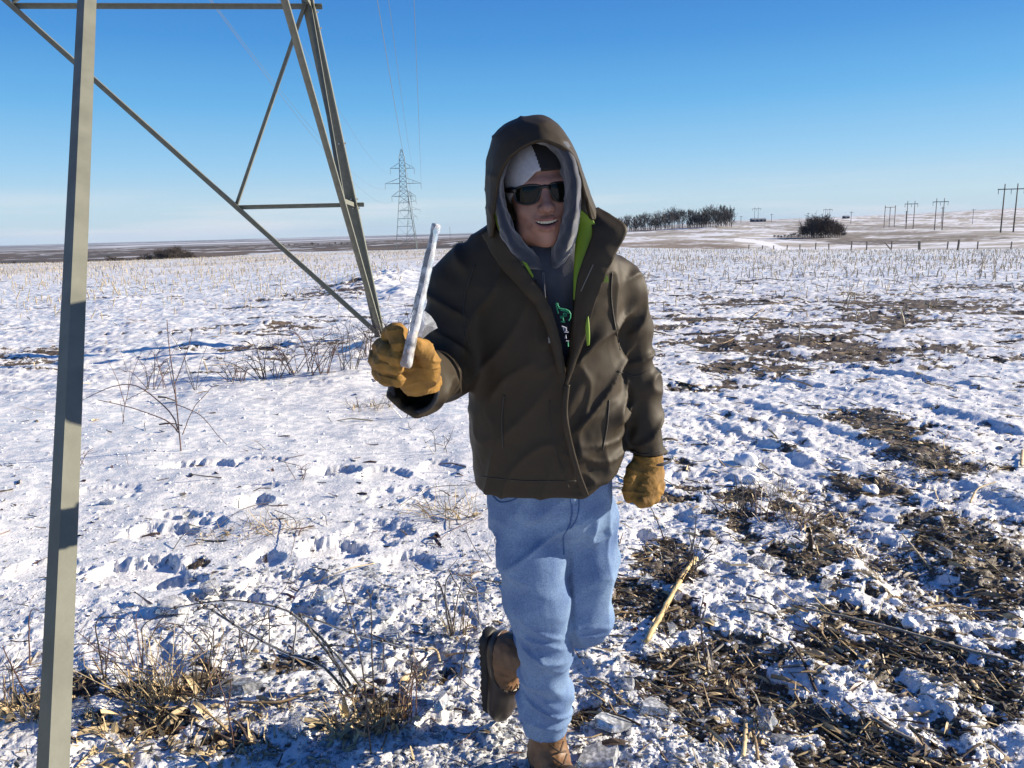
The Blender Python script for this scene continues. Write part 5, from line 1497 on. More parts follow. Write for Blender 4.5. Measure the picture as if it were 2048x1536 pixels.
# foreground left: arching frozen stems
weed((705, 1385), [[(700, 1392), (640, 1330), (560, 1300), (470, 1250), (410, 1215), (385, 1228)], [(722, 1372), (665, 1300), (600, 1240), (560, 1216), (480, 1202), (410, 1205), (340, 1218)], [(700, 1370), (655, 1305), (620, 1260), (596, 1225)],
    [(596, 1225), (700, 1265), (800, 1290), (860, 1302)], [(690, 1372), (660, 1300), (640, 1285)], [(650, 1290), (690, 1292), (715, 1296)], [(410, 1215), (402, 1205), (384, 1192)], [(455, 1240), (430, 1212), (405, 1203)]],
    'arching dark ice coated stems bending low over the snow left of the raised boot', 'weed', TWIG, .0040, glaze=True, buds=True, name='bent_weed')
for st, lab in [([[(748, 1395), (744, 1300), (741, 1190)], [(741, 1192), (732, 1180)], [(741, 1195), (748, 1178)]], 'straight dark stem with a small forked tip beside the arching stems'),
                ([[(742, 1510), (730, 1380), (712, 1270), (681, 1165)]], 'long thin stem leaning left across the dry husks in front'),
                ([[(765, 1345), (768, 1290)]], 'very short dark twig between the forked stem and the lifted boot'),
                ([[(468, 1500), (455, 1420), (428, 1330)], [(455, 1420), (462, 1360)]], 'stiff brown stem leaning left in front of the long arch'),
                ([[(424, 1400), (418, 1340), (415, 1315)]], 'short stiff brown stem left of the leaning stem'),
                ([[(212, 1380), (200, 1310), (194, 1240), (250, 1238)]], 'dry stalk snapped over at its top near the steel brace'),
                ([[(208, 1395), (212, 1340), (211, 1300)]], 'stub of dark stem touching the snapped stalk'),
                ([[(284, 1350), (285, 1290), (287, 1250), (340, 1222)]], 'thin stem with long pale bent tip above the straw heap'),
                ([[(60, 1330), (58, 1260), (62, 1220), (80, 1222)]], 'reddish stalk hooked at the top left of the steel brace'),
                ([[(60, 1400), (25, 1335), (5, 1290)], [(30, 1345), (60, 1335)]], 'bent reddish stem at the left border of the picture'),
                ([[(584, 1350), (588, 1290), (594, 1230)]], 'ice sheathed upright stem behind the arching stems'),
                ([[(540, 1310), (538, 1260), (537, 1216)]], 'thin dark upright stem under the top of the arch')]:
    b_ = st[0][0]; weed(b_, st, lab, 'stem', TWIGR if 'red' in lab or 'brown' in lab else TWIG, .0032, name='dry_weed', glaze='sheathed' in lab)
weed((920, 1390), [[(938, 1275), (925, 1320), (912, 1392)], [(900, 1335), (930, 1365), (975, 1390)], [(925, 1335), (920, 1372)]], 'three crossed dark twigs just left of the lifted boot', 'weed')
weed((905, 1275), [[(902, 1270), (892, 1220), (893, 1160), (915, 1150), (950, 1175), (957, 1250)], [(904, 1272), (912, 1210), (925, 1150)], [(908, 1268), (880, 1170), (872, 1175), (875, 1235)], [(898, 1140), (930, 1200), (955, 1240), (972, 1270)], [(914, 1150), (950, 1180), (990, 1210)], [(896, 1140), (915, 1118)]],
     'tangle of angular dark stems beside the calf of the standing leg', 'weed', TWIGR, .0030, glaze=True)
# shrubby weeds on the snow at left
weed((362, 903), [[(362, 903), (355, 830), (349, 770), (338, 690), (334, 640)], [(356, 860), (340, 825), (280, 775), (230, 772), (165, 800)], [(357, 865), (330, 840), (260, 815), (195, 800)], [(365, 870), (385, 820), (410, 790), (426, 772)], [(350, 808), (400, 830), (435, 870), (454, 890)], [(349, 770), (375, 700), (385, 660)], [(352, 800), (335, 720)]],
     'tall splayed bare weed standing alone on smooth snow between steel brace and man', 'weed', TWIGR, .0058)
weed((245, 850), [[(245, 850), (252, 800), (268, 740), (285, 700)], [(250, 810), (235, 760), (215, 720)], [(252, 800), (300, 776)], [(256, 780), (262, 720)], [(248, 845), (240, 800)]], 'small branching weed close to the right side of the steel brace', 'weed', TWIGR, .0034)
weed((388, 782), [[(390, 782), (378, 740), (355, 690), (330, 655)], [(392, 780), (400, 730), (415, 690)], [(388, 780), (372, 735), (370, 690)], [(396, 775), (425, 735)], [(385, 770), (345, 745)]], 'brushy weed on a snow bump behind the tall splayed weed', 'weed', TWIG, .0040)
for i, (px, py, w, h, n, lab) in enumerate([(620, 752, 130, 95, 26, 'reddish thicket of fine twigs in front of the right tower foot'), (540, 757, 80, 80, 16, 'low dark bramble left of the reddish twig thicket'), (470, 765, 70, 60, 12, 'small sparse weed tuft left of the low bramble'),
        (700, 745, 60, 95, 11, 'upright wiry weeds just left of the raised glove'), (735, 720, 40, 70, 8, 'short wiry weeds touching the foot of the tower leg'), (820, 830, 90, 60, 6, 'few pale bent stems under the raised sleeve'), (600, 960, 30, 50, 4, 'tiny bent stem pair on smooth snow'),
        (1470, 1030, 90, 70, 9, 'low dark twigs sticking up right of the lowered glove'), (1590, 1060, 80, 60, 7, 'sparse stems beside the frozen brown stump at right'), (880, 900, 60, 50, 4, 'thin pale stems by the jacket hem'), (165, 930, 30, 40, 3, 'tiny curled weed right beside the steel brace'), (440, 1340, 180, 150, 12, 'tall thin pale stems standing in the brown leaf heap left of the arch'), (250, 1330, 150, 120, 10, 'thin straw stems standing behind the golden husk mat'), (30, 1420, 90, 130, 8, 'tan stems at the lower left corner behind the steel brace'), (800, 1440, 150, 150, 9, 'fine upright stems rising from the golden husk tuft'), (1360, 1150, 110, 90, 12, 'upright clump of dark twigs round the rotten stump'), (1540, 1040, 130, 80, 12, 'clump of brown twigs between stone and broken stump'), (760, 700, 90, 60, 12, 'brown weeds around the foot of the right tower leg'), (300, 780, 120, 90, 9, 'straggly weed between the brace and the splayed weed'), (990, 1110, 80, 90, 6, 'few dark stems rising against the jeans thigh')]):
    g = GP(px, py); t = empty('wiry_weed', tuple(g)); tag(t, lab, 'weed'); m = g.y/FPX; tk = max(1, g.y/4.5)
    for k in range(n):
        a = rc.uniform(-1, 1); b0 = np.array([a*w*m*.3, rc.randn()*.05, 0]); hh = h*m*rc.uniform(.5, 1.05); e = b0+np.array([(a*.6+rc.randn()*.6)*min(w*m, hh*2.2)*.5, rc.randn()*.1, hh*rc.uniform(.5, 1)])
        b0[2] = gz(g.x+b0[0], g.y+b0[1])-g.z-.01
        md = (b0+e)/2+np.array([rc.randn()*.03, 0, hh*.3])
        q = catclosed([b0, md, e], 10, False); mb = MB(); mb.tube(q, np.linspace(.0026*tk, .0013*tk, 10), 4, cap=False)
        for j in range(4): s0 = q[rc.randint(3, 8)]; mb.tube([s0, s0+np.array([rc.randn()*.07, rc.randn()*.03, abs(rc.randn())*.07])*min(1.6, hh*4)], [.0014*tk, .0009*tk], 3, cap=False)
        mb.build('stem', [TWIGR, TWIG][i % 2], t)
# lying stalks of grass pressed into the snow (upper left foreground)
for k, (pl, lab) in enumerate([([(540, 1008), (480, 1040), (420, 1075)], 'dark bent twig lying over the snow hollows left of centre'), ([(550, 1025), (590, 1055), (592, 1090), (580, 1125)], 'hooked brown stem curving down over the snow'), ([(330, 1120), (370, 1085), (400, 1080)], 'short dark twig lying at the rim of the broken crust'),
     ([(960, 1040), (900, 1075), (870, 1090)], 'dark twig lying by the jeans pocket side'), ([(945, 970), (860, 985), (800, 1015)], 'thin twig arched over the snow below the jacket hem'), ([(965, 1130), (930, 1140), (895, 1180)], 'dark twig pointing at the jeans thigh'), ([(660, 1140), (620, 1210)], 'straight thin twig leaning in the crusty snow'),
     ([(750, 1130), (690, 1160), (600, 1175)], 'pale straw blade lying across the rough crust')]):
    pts = [GP(*p) for p in pl]; g = pts[0]; t = empty('fallen_twig', tuple(g)); tag(t, lab, 'twig', None)
    q = [np.array(p)-np.array(g)+np.array([0, 0, .012+.03*math.sin(math.pi*i/(len(pts)-1))]) for i, p in enumerate(pts)]
    q = catclosed(q, 14, False); mb = MB(); mb.tube(q, np.linspace(.003, .0016, 14), 5); mb.build('stem', [TWIG, TWIGR, STRAW][(k % 2) if k < 7 else 2], t, True)

for a in [((350, 1400), 190, 190, 'tall heap of brown corn leaves and stems beside the steel brace', 115, .9, .25), ((290, 1480), 300, 90, 'flat mat of golden dry husks in the lower left corner', 150, .35, .6),
          ((735, 1450), 170, 120, 'golden tuft of husks and fine stems at the root of the arching stems', 150, .7, .5), ((850, 1350), 110, 40, 'flattened pale husks between the tuft and the lifted boot', 60, .3, .7),
          ((520, 1430), 120, 40, 'thin litter of husks in front of the long arch', 50, .3, .6), ((60, 1440), 90, 110, 'brown grass behind the steel brace at the lower left edge', 90, .6, .4),
          ((480, 1518), 160, 50, 'strip of golden husks cut by the bottom edge left of the boots', 80, .3, .6),
          ((740, 812), 90, 36, 'small brown grass tuft on snow below the raised glove', 70, .7, .1), ((905, 1270), 60, 110, 'few tan blades inside the tangle by the calf', 26, 1.2, .2), ((470, 1075), 150, 40, 'pale flattened grass in the hollow of the crust', 60, .25, .1),
          ((560, 1060), 120, 60, 'fine pale grass blades laid down toward the left', 60, .3, .05), ((900, 1030), 120, 90, 'frosted grass laid over beside the jacket hem and jeans', 70, .4, .05),
          ((1180, 1425), 90, 30, 'brown husk litter right of the standing boot', 50, .3, .7), ((1620, 1045), 110, 50, 'brown frozen grass around the broken stump at right', 110, .5, .2),
          ((1440, 1350), 170, 50, 'dark matted stalk litter around the thin upright stem right of the knee', 130, .35, .4), ((1900, 940), 150, 40, 'mat of brown grass on the bare soil near the right edge', 150, .35, .1),
          ((1540, 990), 110, 50, 'brown grass sprigs behind the field stone', 70, .6, .1), ((1480, 1455), 160, 50, 'splintered stalk litter in the lower right snow', 80, .35, .6), ((1130, 690), 1, 1, '', 0, 0, 0),
          ((1700, 590), 90, 34, 'pale corn stalk tuft leaning left in the right field', 26, .8, .4), ((1590, 640), 130, 20, 'flattened stalks behind the shoulder in the right field', 40, .25, .4), ((1560, 612), 60, 22, 'small bent stalk arch in the right field', 16, .6, .3),
          ((60, 700), 110, 14, 'brown trash mat at the far left edge', 50, .3, .5), ((540, 690), 130, 14, 'brown trash mat left of the tower foot', 60, .3, .5), ((640, 590), 90, 10, 'dark trash mat behind the tower leg', 40, .3, .4), ((470, 605), 1, 1, '', 0, 0, 0)]:
    if a[4]: clump(a[0], a[1], a[2], a[3], a[4], up=a[5], leafy=a[6])

# ---- single stalks and sticks on the right
def stick(pl, r, mat, label, name='corn_stalk', cat='stalk', n=22, flat=1.0, lift=.012, group=None, knots=False):
    pts = [GP(*p) for p in pl]; g = pts[0]; t = empty(name, tuple(g)); tag(t, label, cat, group)
    q = [np.array(p)-np.array(g)+np.array([0, 0, lift]) for p in pts]
    # straight run between ends: a stiff stalk bridges the bumps
    e0, e1 = q[0], q[-1]; q = [np.array([p[0], p[1], lerp(e0, e1, i/(len(q)-1))[2]+max(0, p[2]-lerp(e0, e1, i/(len(q)-1))[2])*.4]) for i, p in enumerate(q)]
    q = catclosed(q, n, False); rad = np.full(n, r)
    if knots:
        for k in range(2, n, 4): rad[k] *= 1.22
    rad[-1] *= .75
    mb = MB(); mb.tube(q+rc.randn(n, 3)*r*.12, rad, 8, flat=flat); mb.build('stem', mat, t, True)
    return t, q
CORN = simple_mat('tan_corn_cane', (.56, .42, .20), .5, noise=.3, nscale=16, bump=.2, bscale=50)
t, q = stick([(1392, 1122), (1365, 1160), (1330, 1225), (1312, 1262), (1292, 1298)], .0105, CORN, 'bright tan broken corn stalk lying right of the bent knee', knots=True, lift=.02)
mb = MB()
for k in range(7): leafstrip(mb, q[2+2*k]+np.array([0, 0, .006]), q[3+2*k]-q[1+2*k]+rc.randn(3)*.012, .11, .018, .1)
tag(mb.build('husk', STRAW, t), kind='stuff')
# rotten root stump with jagged top
g = GP(1345, 1165); t = empty('rotten_stump', tuple(g)); tag(t, 'dark rotten corn root stump with jagged upright splinters by the tan stalk', 'stump')
for k in range(13):
    a = rc.uniform(-1, 1); L = rc.uniform(.03, .11); b0 = np.array([a*.055, rc.randn()*.02, -.01]); mb = MB()
    mb.tube([b0, b0+np.array([rc.randn()*.012, 0, L*.6]), b0+np.array([a*.04+rc.randn()*.02, 0, L])], [rc.uniform(.006, .016), .008, .002], 5, flat=.5); mb.build('splinter', ROTS, t, True)
mb = MB(); leafstrip(mb, (-.04, 0, .0), (1, -.1, .15), .14, .07, .1); leafstrip(mb, (.03, 0, .03), (.8, -.3, .4), .07, .04, .6); mb.build('husk', ROTS, t)
for pl, r, mt, lab in [
    ([(1580, 1212), (1520, 1240), (1440, 1290), (1390, 1335)], .006, GREYS, 'long straight grey stick lying between the two bare patches right of the knee'),
    ([(1485, 882), (1520, 925), (1560, 950), (1605, 985)], .007, GREYS, 'crooked dark stick lying on the wheel track behind the lowered glove'),
    ([(1612, 1232), (1760, 1262), (1900, 1300), (2040, 1335)], .0075, GREYS, 'longest weathered stalk stretching to the right picture edge'),
    ([(1640, 1240), (1720, 1275), (1850, 1315), (1975, 1340)], .005, STRAWD, 'second long stalk just below the longest weathered stalk'),
    ([(1750, 1275), (1830, 1310), (1880, 1340)], .006, ROTS, 'dark broken stalk under the long weathered stalks'),
    ([(1580, 1295), (1610, 1340), (1632, 1385)], .006, ROTS, 'curved dark stalk beside the snow mound at lower right'),
    ([(1805, 1072), (1835, 1100), (1862, 1125)], .005, STRAW, 'short pale stalk on dark soil at right'),
    ([(1990, 975), (1955, 985), (1940, 1010)], .006, STRAW, 'pale bent stalk by the dark clods near the right edge'),
    ([(2045, 905), (2042, 935)], .010, STRAW, 'pale cut stub at the right picture edge'),
    ([(1340, 1410), (1420, 1375), (1500, 1370), (1560, 1375)], .007, ROTS, 'dark curved stalk below the thin upright stem at right'),
    ([(1385, 1392), (1460, 1400), (1530, 1390)], .006, ROTS, 'dark stalk lying just below the curved one'),
    ([(1400, 1470), (1440, 1450), (1490, 1445)], .008, ROTS, 'thick dark stalk piece in the lower right litter'),
    ([(1492, 1440), (1490, 1480), (1486, 1520)], .007, STRAW, 'pale split stalk pointing at the camera, lower right'),
    ([(1505, 1455), (1512, 1490), (1516, 1525)], .005, STRAWD, 'thin stalk right of the pale split stalk'),
    ([(1740, 1440), (1790, 1470), (1830, 1490)], .007, GREYS, 'grey stalk slanting over the soil at lower right'),
    ([(1640, 1505), (1690, 1492)], .006, STRAW, 'short tan stalk piece close to the bottom edge at right'),
    ([(1945, 1360), (1952, 1390)], .008, STRAW, 'short blunt tan stalk piece at far lower right'),
    ([(1840, 1225), (1900, 1205), (1950, 1200)], .006, STRAWD, 'brown stalk lying above the long weathered stalks'),
    ([(1900, 1215), (2000, 1210)], .005, STRAWD, 'thin brown stalk reaching the right edge'),
    ([(1980, 1000), (2010, 1035)], .004, GREYS, 'thin grey stalk on the dark clods at the right edge'),
    ([(1660, 1195), (1700, 1210)], .004, ROTS, 'small dark twig on the snow mound right of centre'),
    ([(1395, 650), (1430, 690), (1500, 660)], .012, STRAWD, 'bent long stalk behind the sleeve in the right field'),
    ([(1495, 640), (1540, 612), (1600, 600)], .012, STRAWD, 'long stalk leaning across the right field'),
    ([(1200, 1150), (1290, 1165)], .006, ROTS, 'dark stalk half hidden behind the jeans knee'),
    ([(1235, 1170), (1330, 1150)], .008, ROTS, 'rotten stalk lying at the foot of the stump'),
    ([(395, 1395), (300, 1380), (140, 1390)], .006, ROTS, 'dark stalk lying behind the golden husk mat'),
    ([(460, 1490), (330, 1440), (200, 1400)], .005, ROTS, 'long dark stem slanting across the golden husk mat'),
    ([(640, 1395), (560, 1420), (480, 1420)], .006, STRAWD, 'tan stalk lying in front of the arching stems'),
    ([(835, 1305), (870, 1300), (880, 1320)], .006, STRAW, 'short tan stalk end left of the lifted boot')]:
    stick(pl, r, mt, lab, flat=.6)
for st, lab, r_ in [([[(1332, 1090), (1318, 1050), (1300, 1012)]], 'dark stick rising toward the fingertips of the lowered glove', .0042), ([[(1375, 1130), (1388, 1080), (1392, 1025)], [(1384, 1100), (1378, 1060)]], 'dark upright stem behind the rotten stump', .004),
     ([[(1415, 1345), (1404, 1270), (1400, 1230), (1408, 1190)], [(1402, 1240), (1412, 1215)]], 'thin upright grey stem in the matted litter right of the knee', .004), ([[(1470, 1035), (1474, 980), (1468, 948)]], 'dark upright twig right of the lowered glove', .004),
     ([[(1585, 1060), (1565, 1020), (1553, 990)]], 'thin leaning stem left of the frozen brown stump', .0035), ([[(1380, 1340), (1345, 1300), (1312, 1258)]], 'thin curved stem crossing below the tan stalk', .0028), ([[(1435, 1240), (1432, 1215), (1462, 1190)]], 'hair thin curved stem on the snow mound', .0014),
     ([[(1505, 1020), (1495, 985), (1478, 965)]], 'short split twig beside the field stone', .004)]:
    weed(st[0][0], st, lab, 'stem', TWIG, r_, name='dry_weed')
g = GP(1620, 1100); t = empty('corn_stump', tuple(g)); tag(t, 'upright broken brown corn stump in the grass at right', 'stump')
mb = MB(); mb.tube([(0, 0, -.02), (.003, 0, .05), (-.002, 0, .085)], [.013, .012, .009], 7); mb.build('stem', ROTS, t, True)
for k in range(4): mb = MB(); leafstrip(mb, (0, 0, .04), (rc.randn(), rc.randn(), .6), .08, .02, .8); mb.build('husk', STRAWD, t)

# ---- stone
def lump(c, r, seed, h=None, sq=(1, 1, 1), amp=.25, fr=1.6, seg=(18, 10), facets=0):
    a, b = seg; V = []; 
    for i in range(b+1):
        th = math.pi*i/b
        for k in range(a):
            ph = 2*math.pi*k/a; V.append([math.sin(th)*math.cos(ph), math.sin(th)*math.sin(ph), math.cos(th)])
    V = np.array(V); d = 1+amp*pn3(V*fr+seed*3.7, seed % 50)
    V = V*d[:, None]*np.array(sq)*r
    F = [[i*a+k, (i+1)*a+k, (i+1)*a+(k+1) % a, i*a+(k+1) % a] for i in range(b) for k in range(a)]
    return V+np.array(c), F
g = GP(1420, 1070); V, F = lump((0, 0, .012), .028, 4, sq=(1.1, .9, .85), amp=.35)
mb = MB(); mb.add(V, F); o = mb.build('stone', STONE, None, True); o.location = g; tag(o, 'rounded brown field stone in the snow right of the lowered glove', 'stone')
g = GP(1262, 1268); mb = MB(); leafstrip(mb, (0, 0, .01), (1, .3, .4), .035, .03, .5); o = mb.build('leaf', RUST); o.location = g; tag(o, 'small rust red leaf beside the bent knee', 'leaf')

# ---- ice: plates and lumps one can point at
def shard_mesh(w, l, h, seed):
    r_ = np.random.RandomState(seed); n = 7; ang = np.sort(r_.rand(n)*6.28); rad = r_.uniform(.7, 1.1, n)
    b0 = np.stack([np.cos(ang)*rad*w, np.sin(ang)*rad*l, np.zeros(n)], 1); b1 = b0*r_.uniform(.75, .95, (n, 1))+np.array([0, 0, h]); b1[:, 2] += r_.uniform(-.2, .2, n)*h
    c0, c1 = b0.mean(0), b1.mean(0); V = np.vstack([b0, b1, c0, c1]); F = []
    for k in range(n): j = (k+1) % n; F += [[k, j, n+j], [k, n+j, n+k], [2*n, j, k], [2*n+1, n+k, n+j]]
    return V, F
shards = [(1525, 1128, 32, 12, .5, 'longest rounded ice slab on the snow mound right of the tan stalk', ICEW), (1650, 1172, 26, 12, .4, 'flat ice slab with blunt end on the snow mound toward the right', ICEW), (1225, 1455, 60, 18, .9, 'long clear ice bar lying beside the standing boot', ICE), (1195, 1520, 70, 22, .2, 'wide clear ice plate cut by the bottom edge beside the boot', ICE),
          (1258, 1375, 22, 14, .7, 'square clear ice block right of the standing calf', ICE), (1310, 1430, 34, 20, .3, 'wide glassy ice plate in front of the dark curved stalk', ICE), (1530, 1440, 26, 22, .9, 'upright ice chunk in the lower right litter', ICEW), (1560, 1475, 26, 12, .3, 'flat ice chip right of the upright chunk', ICEW),
          (1890, 1116, 10, 14, .9, 'small upright ice chip on dark soil at right', ICE), (1600, 1205, 14, 10, .4, 'ice lump at the tip of the straight grey stick', ICEW), (1640, 1200, 12, 9, .6, 'ice lump just right of the stick tip', ICEW), (1500, 1230, 18, 10, .2, 'shiny ice flake on the snow mound', ICE), (885, 1420, 15, 26, 1.2, 'upright clear ice block left of the lifted boot', ICE),
          (830, 1315, 34, 22, .3, 'broad pale ice plate behind the flattened husks', ICEW), (650, 1205, 22, 16, .6, 'pale ice plate behind the forked stem', ICEW), (470, 1390, 60, 22, .3, 'large cloudy ice sheet behind the leaning brown stem', ICEW), (780, 1280, 30, 18, .5, 'clear ice plate above the pale bent tip', ICE), (590, 1470, 30, 20, .4, 'ice block in front of the arching stems', ICEW),
          (160, 1450, 34, 24, .6, 'bluish ice block just right of the steel brace', ICEW), (215, 1006, 20, 6, .2, 'narrow ice bar lying on smooth snow near the steel brace', ICEW), (375, 1025, 10, 7, .4, 'tiny clear ice chip on smooth snow left of centre', ICE), (420, 1190, 24, 18, .6, 'rounded ice blocks heap behind the top of the arch', ICEW), (350, 1235, 36, 20, .5, 'bluish ice plate under the pale end of the arch', ICEW),
          (1290, 1170, 18, 14, .8, 'clear ice chunk left of the rotten stump', ICE), (1250, 1330, 20, 10, .5, 'ice chip below the bent knee', ICE), (1340, 1265, 16, 12, .5, 'ice chip beside the lower end of the tan stalk', ICE), (1975, 1270, 10, 9, .5, 'lonely ice lump below the long stalks at right', ICEW), (1895, 1448, 13, 9, .7, 'rounded snow white ice lump on soil at lower right', SNOWM), (1975, 1417, 12, 9, .7, 'second rounded white lump on soil near the right edge', SNOWM),
          (1820, 1255, 15, 10, .7, 'white lump above the long weathered stalk', SNOWM), (1790, 1200, 13, 10, .7, 'white lump beside the brown stalk', SNOWM), (1490, 930, 22, 14, .8, 'knobby snow clod at the crooked dark stick', SNOWM), (1500, 965, 14, 9, .8, 'smaller snow clod below the crooked dark stick', SNOWM), (1740, 980, 16, 9, .6, 'snow clod on the soil below the wheel track', SNOWM)]
for k, (px, py, w, h, up_, lab, mt) in enumerate(shards):
    g = GP(px, py); m = g.y/FPX*1.1; mb = MB()
    if mt is SNOWM: V, F = lump((0, 0, h*m*.3), w*m, k+5, sq=(1, .9, .75), amp=.4)
    else:
        V, F = shard_mesh(w*m, h*m*1.6, min(.03, h*m*.9), k+40); R_ = np.array(Matrix.Rotation(rc.uniform(-.2, .5)*up_, 3, 'X') @ Matrix.Rotation(rc.uniform(-.5, .5)*up_, 3, 'Y')); V = V@R_.T + np.array([0, 0, .002+h*m*.3*up_])
    mb.add(V, F); o = mb.build('snow_clod' if mt is SNOWM else 'ice_chunk', mt, None, mt is SNOWM); o.location = g; tag(o, lab, 'ice' if mt is not SNOWM else 'snow clod')

# ---- uncountable small stuff
def scatter_region(n, x0, x1, y0, y1):
    """positions spread evenly over the picture part of the ground"""
    out = []
    X = rc.uniform(x0, x1, n); Yp = rc.uniform(y0, y1, n)
    s = []
    for px, py in zip(X, Yp):
        d = ray(px, py); t = -CAM_H/d[2]; s.append((d[0]*t, d[1]*t))
    return np.array(s)
def rubble(n, regs, rmin, rmax, mat, name, lab, flat=.6, soil_only=0):
    mb = MB(); base = []
    for reg_, share in regs:
        base.append(scatter_region(int(n*share), *reg_))
    P2 = np.vstack(base); 
    h, so_, ro_, ti_ = surface(P2[:, 0], P2[:, 1], True)
    if soil_only: keep = so_ > .5 if soil_only > 0 else so_ < .5; P2, h = P2[keep], h[keep]
    ico = np.array([[0, 0, 1], [.89, 0, .45], [.28, .85, .45], [-.72, .53, .45], [-.72, -.53, .45], [.28, -.85, .45], [.5, .5, -.5], [-.5, .5, -.5], [-.5, -.5, -.5], [.5, -.5, -.5]])
    fi = np.array([[0,1,2],[0,2,3],[0,3,4],[0,4,5],[0,5,1],[1,6,2],[2,7,3],[3,8,4],[4,8,5],[5,9,1],[1,9,6],[2,6,7],[3,7,8],[5,8,9]])
    Vs = []; Fs = []; m_ = macro(P2[:, 0], P2[:, 1])
    for k, (x, y) in enumerate(P2):
        r = rmin*(rmax/rmin)**(rc.rand()**2.2)*(.6+.4*y/3); a = rc.uniform(0, 6.28); c, s_ = math.cos(a), math.sin(a)
        V = ico*(1+rc.randn(10, 1)*.22)*np.array([r*rc.uniform(.8, 1.8), r, r*flat*rc.uniform(.5, 1.2)])
        V = np.stack([V[:, 0]*c-V[:, 1]*s_, V[:, 0]*s_+V[:, 1]*c, V[:, 2]], 1)+np.array([x, y, m_[k]+h[k]+r*.15*flat])
        Vs.append(V); Fs.append(fi+10*k)
    mb.add(np.vstack(Vs), np.vstack(Fs)); o = mb.build(name, mat, None, False); tag(o, lab, None, None, 'stuff'); return o
FG = [((0, 2048, 1000, 1560), .5), ((600, 1500, 1100, 1560), .3), ((1200, 2048, 800, 1560), .2)]
rubble(7500, FG, .003, .013, ICEW, 'ice_rubble', 'broken bits of clear ice strewn over the crusty snow')
rubble(9000, [((0, 1300, 700, 1300), .3), ((1200, 2048, 700, 1560), .7)], .003, .011, SNOWM, 'snow_crumbs', 'snow crumbs strewn over the field', .8)
rubble(2600, [((380, 1050, 1130, 1540), .8), ((1130, 1500, 1250, 1560), .2)], .006, .020, ICE, 'clear_ice_rubble', 'larger glassy bits of broken ice on the rough crust', .55)
rubble(1500, [((1200, 2048, 850, 1560), .8), ((0, 1000, 1300, 1560), .2)], .006, .022, simple_mat('dark_soil_clod', (.03, .022, .016), .9, bump=.5, bscale=80), 'soil_clods', 'dark clods of bare soil', .8, 1)
def litter(n, regs, mats, name, lab, soil_bias=True, Lr=(.02, .14), sc_=1.0):
    P2 = np.vstack([scatter_region(int(n*sh_), *r_) for r_, sh_ in regs])
    h, so_, ro_, ti_ = surface(P2[:, 0], P2[:, 1], True)
    if soil_bias: keep = rc.rand(len(P2)) < .10+.9*so_; P2, h = P2[keep], h[keep]
    ms = [MB() for _ in mats]; m_ = macro(P2[:, 0], P2[:, 1])
    for k, (x, y) in enumerate(P2):
        f_ = .7+.3*y/2.5
        L = Lr[0]*(Lr[1]/Lr[0])**(rc.rand()**1.6)*f_; a = rc.normal(2.75, .7); d = np.array([math.cos(a), math.sin(a), rc.normal(.05, .16)]); r = rc.uniform(.001, .0035)*f_*(1.5 if L > .06 else 1)
        p0 = np.array([x, y, m_[k]+h[k]+.006]); mb = ms[rc.randint(len(ms))]
        if rc.rand() < .35: leafstrip(mb, p0, d+np.array([0, 0, .15]), L, r*6, rc.uniform(0, .5), 3)
        else: mb.tube([p0, p0+d*L*.5+rc.randn(3)*L*.05, p0+d*L], [r, r*.9, r*.6], 3, cap=False)
    for mb, mt in zip(ms, mats):
        if mb.v: tag(mb.build(name, mt), lab, None, None, 'stuff')
litter(9000, [((1200, 2048, 850, 1560), .75), ((0, 1000, 1290, 1560), .15), ((900, 1300, 1150, 1560), .1)], [STRAWD, ROTS, STRAW, GREYS, STRAWD, STRAW], 'stalk_litter', 'chopped corn stalk litter on bare soil')
litter(2600, [((0, 2048, 560, 860), .7), ((1200, 2048, 560, 900), .3)], [STRAWD, STRAW, ROTS], 'field_litter', 'straw litter over the snowy field', True, (.04, .3), 1.0)
litter(500, [((0, 2048, 850, 1540), 1.0)], [TWIG, TWIGR], 'twig_litter', 'fine dark twigs fallen on the snow', False, (.03, .16))

